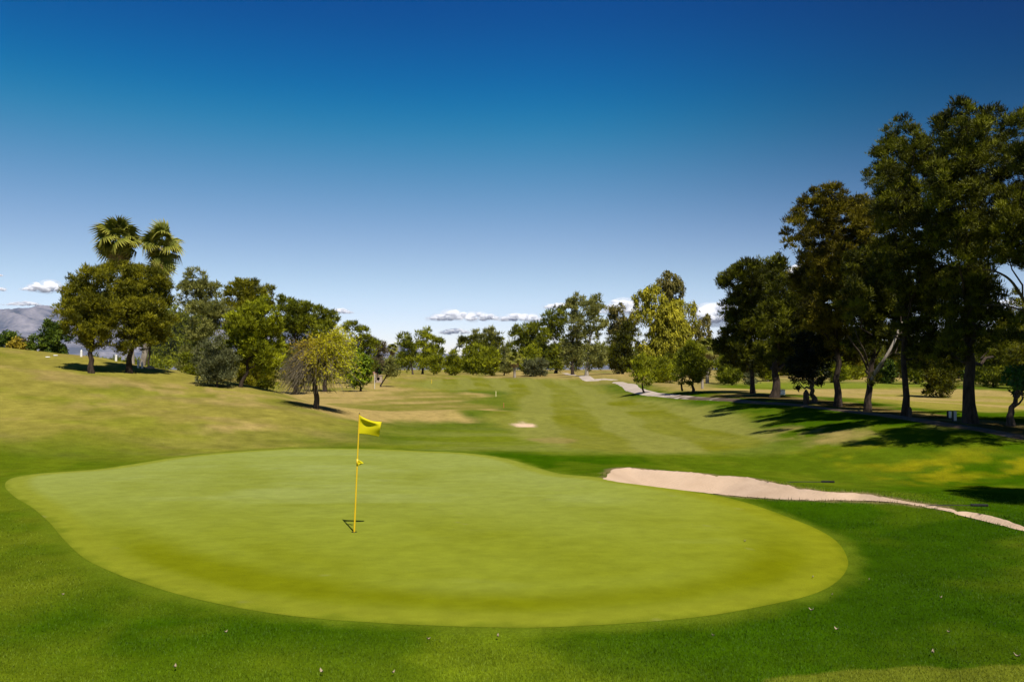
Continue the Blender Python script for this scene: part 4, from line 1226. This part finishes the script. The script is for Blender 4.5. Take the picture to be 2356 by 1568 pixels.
def small_palm(label, Dx, Dy, d, scale, n, group, green=True, dry=8):
    rng = np.random.default_rng(int(Dx))
    base = on_ground(Dx, d); head = at(Dx, Dy, d); h = head - base
    root = thing('small_palm', label, 'palm tree', tuple(base), group)
    t = np.linspace(0, 1, 6)
    V, F = tubes([(t[:, None] * h, 0.28 - 0.06 * t)], 8)
    link('trunk', mesh_np('trunk', V, F, None, True), M_bark_pale, root)
    from mathutils import Euler, Vector
    Vs = []; Fs = []; Cs = []; off = 0
    for i in range(n + dry):
        dr = i >= n
        me = FD[0] if dr else FG[i % 3]
        co = np.empty(len(me.vertices) * 3, np.float32); me.vertices.foreach_get('co', co); co = co.reshape(-1, 3)
        cl = np.empty(len(me.vertices) * 4, np.float32); me.color_attributes['col'].data.foreach_get('color', cl); cl = cl.reshape(-1, 4)[:, :3]
        el = radians(rng.uniform(-85, -50)) if dr else radians(75 - 110 * i / n)
        M = np.array(Euler((rng.uniform(-0.3, 0.3), -el, i * 2.4)).to_matrix())
        Vs.append(co @ M.T * scale + h); Cs.append(cl)
        q = np.empty(len(me.loops), np.int32); me.loops.foreach_get('vertex_index', q)
        Fs.append(q.reshape(-1, 4) + off); off += len(co)
    link('crown', mesh_np('crown', np.concatenate(Vs), np.concatenate(Fs), np.concatenate(Cs)), M_leaf, root)


small_palm('small distant fan palm left of the far pine clump', 903, 803, 238, 1.0, 20, 'small distant fan palms')
small_palm('small fan palm with a golden dry skirt among the round pines', 1184, 826, 178, 1.0, 16, 'small distant fan palms', dry=26)
small_palm('pale green fan palm right of the dark round pine', 1627, 800, 128, 1.0, 26, 'small distant fan palms')


# ------------------------------------------------------------------ flagstick, cup
def flag():
    base = ground(815, 1225)
    z0 = base[2] + 0.012
    root = thing('flagstick', 'yellow golf flagstick with a waving yellow flag standing in the green', 'flagstick', (base[0], base[1], z0))
    d = base[1]
    top = at(827, 952, d) - np.array((base[0], base[1], z0))
    t = np.linspace(0, 1, 20)
    V, F = tubes([(np.outer(t, top), 0.017 - 0.005 * t)], 12)
    link('pole', mesh_np('pole', V, F, None, True), M_pole, root)

    def knob(bm):
        bmesh.ops.create_uvsphere(bm, u_segments=10, v_segments=6, radius=0.014)
    bm_obj('cap', knob, M_dark, root, tuple(top + np.array((0, 0, 0.006))), smooth_=True)
    u = 0.00051 * d
    # the flag cloth: held along the pole, upper corner folded over
    m, tt, b, o = new_mat('flag_cloth')
    b.inputs['Base Color'].default_value = (0.66, 0.58, 0.006, 1); b.inputs['Roughness'].default_value = 0.7
    b.inputs['Specular IOR Level'].default_value = 0.15
    wv = N(tt, 'ShaderNodeTexWave'); wv.inputs['Scale'].default_value = 400; bp = N(tt, 'ShaderNodeBump'); bp.inputs['Strength'].default_value = 0.1; bp.inputs['Distance'].default_value = 0.001
    tc = N(tt, 'ShaderNodeTexCoord'); tt.links.new(tc.outputs['Object'], wv.inputs[0]); tt.links.new(wv.outputs[1], bp.inputs['Height']); tt.links.new(bp.outputs[0], b.inputs['Normal'])
    tr = N(tt, 'ShaderNodeBsdfTranslucent'); tr.inputs[0].default_value = (0.6, 0.5, 0.004, 1)
    mx = N(tt, 'ShaderNodeMixShader'); mx.inputs[0].default_value = 0.25
    tt.links.new(b.outputs[0], mx.inputs[1]); tt.links.new(tr.outputs[0], mx.inputs[2]); tt.links.new(mx.outputs[0], o.inputs[0])

    def cloth(name, wpx, hpx, ytop, sag, seed, tipup, taper=0.0):
        nu, nv = 40, 28
        U, Vv = np.meshgrid(np.linspace(0, 1, nu), np.linspace(0, 1, nv))
        pole = lambda s: top * s
        w = wpx * u; h = hpx * u
        s0 = 1 - (ytop) / 273.0
        P = np.zeros((nv, nu, 3))
        for i in range(nv):
            hold = top * (s0 - (i / (nv - 1)) * hpx / 273.0)
            P[i] = hold
        P[..., 0] += U * w * (1 - 0.10 * Vv * U)
        if taper:
            P[..., 2] += U * h * 0.55 * (Vv - 0.45) * taper
        # free end drops, and the top edge curls forward over itself
        P[..., 2] += -sag * h * U ** 1.7 * (1 - 0.55 * Vv) * 0.9
        P[..., 2] += -tipup * h * 0.16 * np.sin(U * pi) * (1 - Vv) ** 3
        P[..., 1] += -0.085 * np.sin(U * pi * 1.05) * np.exp(-((Vv - 0.12) / 0.16) ** 2) * (w / 0.40) + 0.05 * np.sin(U * 5.0 + Vv * 1.2) * U
        P[..., 1] += 0.03 * np.sin(Vv * 5 + U * 3) * U
        idx = np.arange(nu * nv).reshape(nv, nu)
        F = np.stack([idx[:-1, :-1], idx[:-1, 1:], idx[1:, 1:], idx[1:, :-1]], -1).reshape(-1, 4)
        ob = link(name, mesh_np(name, P.reshape(-1, 3), F, None, True), m, root)
        sm = ob.modifiers.new('thick', 'SOLIDIFY'); sm.thickness = 0.003
        return ob
    cloth('flag', 52, 43, 3, 0.38, 1, 1.0)
    c = cloth('pin_position_flag', 15, 15, 106, 0.10, 2, 0.0, 1.5)
    c['label'] = 'small yellow pennant half way down the pole'

    def sleeve(bm):
        bmesh.ops.create_cone(bm, cap_ends=True, segments=12, radius1=0.0185, radius2=0.0180, depth=0.125)
    sl = bm_obj('sleeve', sleeve, M_white if False else M_pole, root, tuple(top * (1 - 112 / 273.0)), smooth_=True)
    # the cup
    cm = noise_mat('cup_liner', (0.012, 0.012, 0.008), (0.02, 0.02, 0.014), 5, 0.9, 0, spec=0.0)

    def disc(bm):
        bmesh.ops.create_cone(bm, cap_ends=True, segments=24, radius1=0.054, radius2=0.054, depth=0.002)
    cup = bm_obj('hole_cup', disc, cm, None, (base[0], base[1], z0 + 0.0015))
    tag(cup, 'dark hole in the green at the foot of the yellow flagstick', 'hole')


flag()


# ------------------------------------------------------------------ small things
def stake(name, label, Dx, y0, y1, wpx, mat, cat='stake', d=None):
    b = ground(Dx, y1) if d is None else on_ground(Dx, d)
    h = (y1 - y0) * 0.00051 * b[1]; w = wpx * 0.00051 * b[1] / 2

    def bd(bm):
        bmesh.ops.create_cone(bm, cap_ends=True, segments=10, radius1=w, radius2=w * 0.92, depth=h)
        bmesh.ops.create_cone(bm, cap_ends=True, segments=10, radius1=w * 0.92, radius2=w * 0.25, depth=w * 1.2)
        for v in bm.verts[20:]:
            v.co.z += h / 2 + w * 0.6
    o = bm_obj(name, bd, mat, None, (b[0], b[1], b[2] + h / 2 - 0.03))
    return tag(o, label, cat)


M_stake = noise_mat('pale_yellow_paint', (0.55, 0.50, 0.20), (0.62, 0.57, 0.27), 3, 0.6, 0)
M_red = noise_mat('red_paint', (0.42, 0.11, 0.05), (0.50, 0.15, 0.07), 3, 0.6, 0)
stake('distance_stake', 'pale yellow stake at the tip of the dry grass tongue', 1141, 900, 912, 2.2, M_stake)
stake('distance_stake', 'thin reddish stake on the dry ground below the pale yellow stake', 1159, 926, 938, 1.3, M_red)
stake('distance_stake', 'far yellow stake on the fairway in front of the far pine clump', 993, 873, 882, 1.3, M_pole)
stake('white_post', 'white post on the hill skyline left of the first pine trunk', 187, 806, 820, 5, M_white, 'post')
stake('white_post', 'white post between the two hill pine trunks', 267, 816, 830, 5, M_white, 'post')
stake('white_post', 'leftmost slim post of the close pair by the tan boulder', 318, 828, 846, 5, M_white, 'post')
stake('white_post', 'rightmost short post of the close pair by the tan boulder', 327, 834, 847, 5, M_white, 'post')
stake('white_post', 'whitewashed stem stump right of the dark round pine by the path', 1616, 872, 894, 6, M_bark_pale, 'post')
stake('white_post', 'thin pale pole in front of the culvert wall', 862, 859, 894, 1.2, M_white, 'post')
stake('tree_stump', 'weathered stump beside the pale footed low tree', 1855, 903, 929, 14, M_bark, 'stump')
stake('tree_stump', 'short stump against the foot of the plain upright trunk', 2094, 939, 962, 9, M_bark, 'stump')


def rock():
    b = ground(345, 848); u = 0.00051 * b[1]

    def bd(bm):
        bmesh.ops.create_icosphere(bm, subdivisions=3, radius=1)
        rng = random.Random(4)
        for v in bm.verts:
            n = 1 + 0.16 * sin(v.co.x * 4 + 1) * cos(v.co.y * 5) + 0.08 * sin(v.co.z * 9 + v.co.x * 3)
            v.co = v.co * n
            v.co.x *= 10 * u; v.co.y *= 6 * u; v.co.z *= 5.5 * u
    o = bm_obj('boulder', bd, noise_mat('tan_rock', (0.26, 0.18, 0.11), (0.38, 0.28, 0.18), 3, 0.95, 0.6), None, (b[0], b[1], b[2] + 1.0 * u), smooth_=True)
    tag(o, 'tan boulder on the shaded slope right of the white posts', 'boulder')


rock()


def bins():
    for Dx, y0, y1, w, lb in ((2186, 945, 962, 9, 'left and shorter of the two white marker posts under the thickest pine'), (2198, 945, 969, 9, 'right and longer of the two white marker posts under the thickest pine')):
        b = ground(Dx, y1); u = 0.00051 * b[1]
        root = thing('marker_post', lb, 'post', tuple(b), 'white marker posts', 0.35)
        h = (y1 - y0) * u; ww = w * u
        bm_obj('back_board', lambda bm: box(bm, (-ww * 0.1, ww * 0.28, h / 2), (ww * 1.15, ww * 0.35, h)), M_dark, root, bevel=0.004)
        bm_obj('panel', lambda bm: box(bm, (0, 0, h * 0.52), (ww * 0.85, ww * 0.16, h * 0.9)), M_white, root, bevel=0.006)


bins()


def white_box():
    b = ground(1796, 908); u = 0.00051 * b[1]
    root = thing('utility_box', 'low white box behind the thick straight trunk', 'box', tuple(b), None, -0.2)
    bm_obj('body', lambda bm: box(bm, (0, 0.3, 5.5 * u), (20 * u, 0.8, 11 * u)), M_white, root, bevel=0.03)
    bm_obj('lid', lambda bm: box(bm, (0, 0.3, 11.7 * u), (22 * u, 0.9, 1.2 * u)), M_white, root, bevel=0.02)


white_box()


def culvert():
    b = ground(870, 880); u = 0.00051 * b[1]
    root = thing('culvert_headwall', 'pale concrete culvert wall with a round black pipe mouth', 'culvert', tuple(b))
    mc = noise_mat('pale_concrete', (0.33, 0.25, 0.18), (0.42, 0.33, 0.25), 2, 0.9, 0.2)
    w, h = 18 * u, 16 * u

    def wall(bm):
        # a slab with a round opening, built as a ring of quads from the hole to the outline
        n = 32; r = 3.6 * u
        ring = []; outer = []; ringb = []
        for i in range(n):
            a = 2 * pi * i / n
            ring.append(bm.verts.new((r * cos(a), 0, h * 0.55 + r * sin(a))))
            ringb.append(bm.verts.new((r * cos(a), 0.5, h * 0.55 + r * sin(a))))
            k = 1 / max(abs(cos(a)) / (w / 2), abs(sin(a)) / (h * 0.5) if sin(a) != 0 else 1e-9)
            outer.append((k * cos(a), k * sin(a)))
        of = [bm.verts.new((x, 0, h * 0.5 + z)) for x, z in outer]
        ob = [bm.verts.new((x, 0.5, h * 0.5 + z)) for x, z in outer]
        for i in range(n):
            j = (i + 1) % n
            bm.faces.new((ring[i], ring[j], of[j], of[i])); bm.faces.new((ringb[i], ob[i], ob[j], ringb[j]))
            bm.faces.new((of[i], of[j], ob[j], ob[i])); bm.faces.new((ring[i], ringb[i], ringb[j], ring[j]))
    bm_obj('wall', wall, mc, root)
    bm_obj('coping', lambda bm: box(bm, (0, 0.25, h + 0.05), (w + 0.15, 0.62, 0.1)), mc, root)

    def pipe(bm):
        bmesh.ops.create_cone(bm, cap_ends=False, segments=24, radius1=3.5 * u, radius2=3.5 * u, depth=1.2)
        bmesh.ops.create_circle(bm, cap_ends=True, segments=24, radius=3.5 * u)
        from mathutils import Matrix
        bmesh.ops.transform(bm, matrix=Matrix.Translation((0, 0.75, h * 0.55)) @ Matrix.Rotation(pi / 2, 4, 'X'), verts=bm.verts)
    bm_obj('pipe', pipe, M_dark, root)


culvert()


def house():
    d = 250.0
    b = on_ground(846, d); u = 0.00051 * d
    root = thing('house', 'small house with orange tiled roof beyond the lime green tree', 'house', tuple(b))
    wl = noise_mat('stucco', (0.30, 0.16, 0.11), (0.36, 0.20, 0.14), 1, 0.9, 0.1)
    tl = noise_mat('roof_tile', (0.36, 0.12, 0.05), (0.50, 0.19, 0.09), 2, 0.8, 0.2)
    w, dp, h = 6.4, 5.0, 1.55
    z1 = float(at(860, 846, d)[2] - b[2])
    h = max(z1, 1.2)
    bm_obj('wall', lambda bm: box(bm, (0, 0, h / 2), (w, dp, h)), wl, root)

    def roof(bm):
        hw, hd, r = w / 2 + 0.35, dp / 2 + 0.35, 1.15
        v = [bm.verts.new(p) for p in ((-hw, -hd, h), (hw, -hd, h), (hw, hd, h), (-hw, hd, h), (-hw * 0.55, 0, h + r), (hw * 0.55, 0, h + r))]
        for f in ((0, 1, 5, 4), (1, 2, 5), (2, 3, 4, 5), (3, 0, 4), (3, 2, 1, 0)):
            bm.faces.new([v[i] for i in f])
    bm_obj('roof', roof, tl, root)
    for k in range(14):
        x = -w / 2 + (k + 0.5) * w / 14
        bm_obj('tile_course', lambda bm: box(bm, (x * 0.99, -dp / 2 - 0.30, h + 0.04), (w / 14 * 0.8, 0.12, 0.10)), tl, root)
    bm_obj('window', lambda bm: box(bm, (w * 0.22, -dp / 2 - 0.02, h * 0.55), (0.9, 0.06, 0.8)), M_dark, root)
    stake('white_post', 'short white post at the right end of the tiled house', 873.5, 848, 858, 3.0, M_white, 'post', d=248)


house()


def markers():
    for Dx, Dy, lb in ((110, 822, 'lower of the two small white flat markers high on the left hill'), (128, 818, 'upper of the two small white flat markers high on the left hill')):
        p = ground(Dx, Dy)

        def bd(bm):
            bmesh.ops.create_cone(bm, cap_ends=True, segments=14, radius1=0.15, radius2=0.13, depth=0.04)
        tag(bm_obj('ground_marker', bd, M_white, None, (p[0], p[1], p[2] + 0.03)), lb, 'marker', 'white markers on the left hill')


markers()


def rakes():
    for Dx, Dy, ang, L, lb in ((1842, 1112, 0.10, 1.1, 'dark bunker rake lying on the grass above the sand'), (2182, 1167, 0.12, 0.9, 'dark bunker rake lying near the small right hand bunker')):
        b = ground(Dx, Dy)
        root = thing('bunker_rake', lb, 'rake', (b[0], b[1], b[2] + 0.03), 'bunker rakes', -ang)
        V, F = tubes([(np.array([(-L / 2, 0, 0.0), (0, 0, 0.02), (L / 2, 0, 0.02)]), np.array([0.009, 0.009, 0.009]))], 8)
        link('handle', mesh_np('handle', V, F, None, True), M_dark, root)
        bm_obj('head', lambda bm: box(bm, (L / 2 + 0.16, 0, 0.03), (0.34, 0.06, 0.05)), M_dark, root, bevel=0.008)
        for k in range(9):
            bm_obj('tine', lambda bm: box(bm, (L / 2 + 0.02 + k * 0.035, -0.055, 0.03), (0.012, 0.06, 0.012)), M_dark, root)


rakes()


def litter():
    ml = noise_mat('dry_leaf', (0.26, 0.19, 0.12), (0.42, 0.33, 0.24), 20, 0.8, 0)
    spots = [(1867, 1411, 1.2, 'pale dry leaf on the rough below the right end of the green'), (1145, 1472, 1.0, 'pale dry leaf on the rough just below the front middle of the green'), (985, 1478, 0.9, 'pale dry leaf left of the one below the front middle of the green'),
             (1925, 1456, 1.1, 'pale dry leaf lower right of the green in the dark rough'), (740, 1555, 1.2, 'whitest dry leaf at the bottom edge left of centre'), (403, 1544, 1.1, 'pale pink dry leaf near the bottom left'),
             (1714, 1248, 0.8, 'small white fleck lying alone on the right part of the green'), (1870, 1332 + 0, 0.7, 'small tan leaf just outside the right rim of the green'), (2000, 1340, 0.7, 'small tan leaf on dark rough right of the green'),
             (1915, 1290 + 85, 0.7, 'tan leaf on rough at the lower right rim of the green'), (2165, 1382, 0.9, 'curled tan leaf in the rough at mid right'), (2340, 1518, 1.3, 'large orange brown leaf at the bottom right corner'),
             (2146, 1510, 1.2, 'curled brown leaf near the bottom right'), (905, 1557, 0.8, 'pale leaf at the bottom edge near the middle'), (520, 1500 - 38, 0.8, 'pale pink leaf in the rough at lower left'), (145, 1375, 0.8, 'yellowish leaf in the rough at far left'),
             (2182, 1462, 0.6, 'small whitish leaf in the dark rough at right'), (1640, 1180 + 290, 0.6, 'small whitish leaf on the rough below the green right of middle'), (376, 1023 + 0, 0.8, 'tan leaf on the hill foot at left')]
    for k, (a, b_, s, lb) in enumerate(spots):
        p = ground(a, b_)
        rng = random.Random(k)

        def bd(bm):
            n = 7; L = 0.024 * s; w = 0.012 * s
            top = []; bot = []
            for i in range(n):
                t = i / (n - 1); ww = w * sin(pi * (0.08 + 0.84 * t)); zz = 0.022 * s * (abs(t - 0.5) * 2) ** 2
                top.append((bm.verts.new((L * (t * 2 - 1), ww, zz + 0.014)), bm.verts.new((L * (t * 2 - 1), 0, zz)), bm.verts.new((L * (t * 2 - 1), -ww, zz + 0.016))))
            for i in range(n - 1):
                for j in range(2):
                    bm.faces.new((top[i][j], top[i + 1][j], top[i + 1][j + 1], top[i][j + 1]))
        o = bm_obj('fallen_leaf', bd, ml, None, (p[0], p[1], p[2] + (0.022 if sdf(p[:1], p[1:2], GREEN)[0] < 0 else 0.035)), smooth_=True)
        o.rotation_euler = (rng.uniform(-0.2, 0.2), rng.uniform(-0.2, 0.2), rng.uniform(0, 6))
        tag(o, lb, 'leaf', 'dry leaves fallen on the grass')


litter()


# ------------------------------------------------------------------ grass blades of the rough
def grass():
    rng = np.random.default_rng(5)
    n = 330000
    a = rng.uniform(-radians(34), radians(34), n)
    inv = rng.uniform(1 / 24.0, 1 / 6.2, n)
    r = 1 / inv
    x = r * np.sin(a); y = r * np.cos(a)
    s = sdf(x, y, GREEN)
    b = bunker_sd(x, y)
    ok = (s > -0.05 * rng.random(n)) & (b > 0.05) & (r > 6.0)
    x, y, r, s = x[ok], y[ok], r[ok], s[ok]
    n = len(x)
    z = zg(x, y)
    c = ground_colour(x, y)
    patch = fbm(x / 1.1, y / 1.1, 501, 3)
    h = (0.014 + 0.022 * patch + rng.uniform(0, 0.012, n)) * np.clip(0.28 + s / 0.8, 0.22, 1) * np.clip(1.45 - (r - 6) / 8, 1, 1.45)
    bb = bunker_sd(x, y)
    h = h * (1 + 1.6 * np.exp(-(bb / 0.22) ** 2))
    axis = np.stack([rng.normal(size=n) * 0.55, rng.normal(size=n) * 0.55, np.ones(n)], -1)
    axis /= np.linalg.norm(axis, axis=1, keepdims=True)
    th = rng.uniform(0, pi, n)
    side = np.stack([np.cos(th), np.sin(th), 0 * th], -1)
    wd = np.maximum(0.0035, 0.35 * r / FPX) * rng.uniform(0.7, 1.3, n)
    col = c * 1.6 * rng.uniform(0.62, 1.42, (n, 1))
    V, F, cc = leaf_tris(np.stack([x, y, z - 0.004], -1), axis, side, h, wd, col)
    o = link('rough_grass', mesh_np('rough_grass', V, F, cc), M_blade)
    tag(o, kind='stuff')


grass()


# ------------------------------------------------------------------ clouds
def clouds():
    m = bpy.data.materials.new('cloud_vapour'); m.use_nodes = True
    t = m.node_tree
    for nn in list(t.nodes): t.nodes.remove(nn)
    o = t.nodes.new('ShaderNodeOutputMaterial'); v = t.nodes.new('ShaderNodeVolumePrincipled')
    v.inputs['Color'].default_value = (1.0, 1.0, 1.0, 1); v.inputs['Density'].default_value = 0.03; v.inputs['Anisotropy'].default_value = 0.0
    t.links.new(v.outputs[0], o.inputs['Volume'])
    m_veil = m.copy(); m_veil.name = 'cloud_veil'
    m_veil.node_tree.nodes['Principled Volume'].inputs['Density'].default_value = 0.0012
    D = 30000.0
    spots = [((56, 640, 150, 672), 1.0, 'white cloud touching the hill pines at left'), ((12, 690, 94, 703), 0.8, 'thin flat cloud just above the mountains at left'), ((-30, 655, 12, 670), 0.8, 'lower cloud scrap at the left edge'), ((-30, 627, 8, 636), 0.7, 'upper cloud scrap at the left edge'),
             ((738, 706, 812, 722), 0.8, 'small flat cloud right of the stepped pine'), ((988, 708, 1150, 738), 1.0, 'long white cloud above the centre of the fairway'), ((1150, 714, 1252, 740), 0.7, 'pale cloud joining the long cloud and the tall pines'), ((1012, 752, 1082, 768), 0.7, 'small low cloud below the long white cloud'),
             ((1255, 690, 1310, 710), 0.8, 'small cloud left of the tall pair of pines'), ((1375, 674, 1475, 725), 1.0, 'puffy cloud between the tall pines and the yellow eucalyptus'), ((1598, 680, 1700, 742), 1.0, 'biggest puffy cloud left of the tall pine row'), ((1805, 604, 1850, 640), 0.9, 'bit of cloud peeping through the pine row'),
             ((2270, 680, 2400, 715), 0.9, 'cloud seen through the gap at the right edge')]
    for k, (bx, dn, lb) in enumerate(spots):
        rng = np.random.default_rng(600 + k)
        x0, y0, x1, y1 = bx
        a = at(x0, y1, D); b = at(x1, y0, D)
        W_, H_ = b[0] - a[0], b[2] - a[2]
        c0 = np.array(((a[0] + b[0]) / 2, D, (a[2] + b[2]) / 2))
        bm = bmesh.new()
        n = int(np.clip(W_ / H_ * 18, 40, 160))
        from mathutils import Matrix
        for i in range(n):
            fx = rng.uniform(-0.5, 0.5)
            env = (1 - (2 * abs(fx)) ** 2.2) * (0.55 + 0.45 * fbm(np.array([fx * 5 + k]), np.array([k * 3.3]), 7, 2)[0])
            r = H_ * rng.uniform(0.07, 0.22) * (0.45 + 0.75 * env)
            zz = -H_ * 0.36 + rng.uniform(0.0, 1) * max(env, 0.05) * (H_ * 0.85 - r)
            M = Matrix.Translation((fx * W_, rng.uniform(-0.25, 0.25) * W_ * 0.6, zz)) @ Matrix.Diagonal((r * rng.uniform(1.2, 2.2), r * 1.6, r * rng.uniform(0.75, 1), 1))
            bmesh.ops.create_icosphere(bm, subdivisions=2, radius=1, matrix=M)
        me = bpy.data.meshes.new('cloud'); bm.to_mesh(me); bm.free()
        ob = link('cloud', me, m, None, tuple(c0))
        rm = ob.modifiers.new('join', 'REMESH'); rm.mode = 'VOXEL'; rm.voxel_size = max(H_ / 30, W_ / 200); rm.use_smooth_shade = True
        tag(ob, lb, 'cloud', 'white clouds low over the horizon')
        # thin veil round the body, for soft edges
        me2 = me.copy(); me2.name = 'veil'
        co = np.empty(len(me2.vertices) * 3, np.float32); me2.vertices.foreach_get('co', co); co = co.reshape(-1, 3)
        nv = len(co) // n
        cc = co.reshape(n, nv, 3); ctr = cc.mean(1, keepdims=True)
        cc = ctr * np.array((1.10, 1.1, 1.05)) + (cc - ctr) * np.array((1.8, 1.8, 1.5)) * rng.uniform(0.7, 1.3, (n, 1, 1))
        me2.vertices.foreach_set('co', cc.astype(np.float32).ravel()); me2.materials.clear()
        vo = link('veil', me2, m_veil, ob)
        rm = vo.modifiers.new('join', 'REMESH'); rm.mode = 'VOXEL'; rm.voxel_size = max(H_ / 22, W_ / 150); rm.use_smooth_shade = True


clouds()

# ------------------------------------------------------------------ haze
HAZE = True
if HAZE:
    def hz(bm):
        box(bm, (0, 0, 0), (36000, 36000, 1212))
    m = bpy.data.materials.new('haze'); m.use_nodes = True
    t = m.node_tree
    for nn in list(t.nodes): t.nodes.remove(nn)
    o = t.nodes.new('ShaderNodeOutputMaterial'); v = t.nodes.new('ShaderNodeVolumePrincipled')
    v.inputs['Color'].default_value = (0.25, 0.45, 1.0, 1); v.inputs['Density'].default_value = 1.3e-5; v.inputs['Anisotropy'].default_value = 0.0
    t.links.new(v.outputs[0], o.inputs['Volume'])
    ho = bm_obj('haze', hz, m, None, (0, 0, 598))
    tag(ho, kind='stuff')
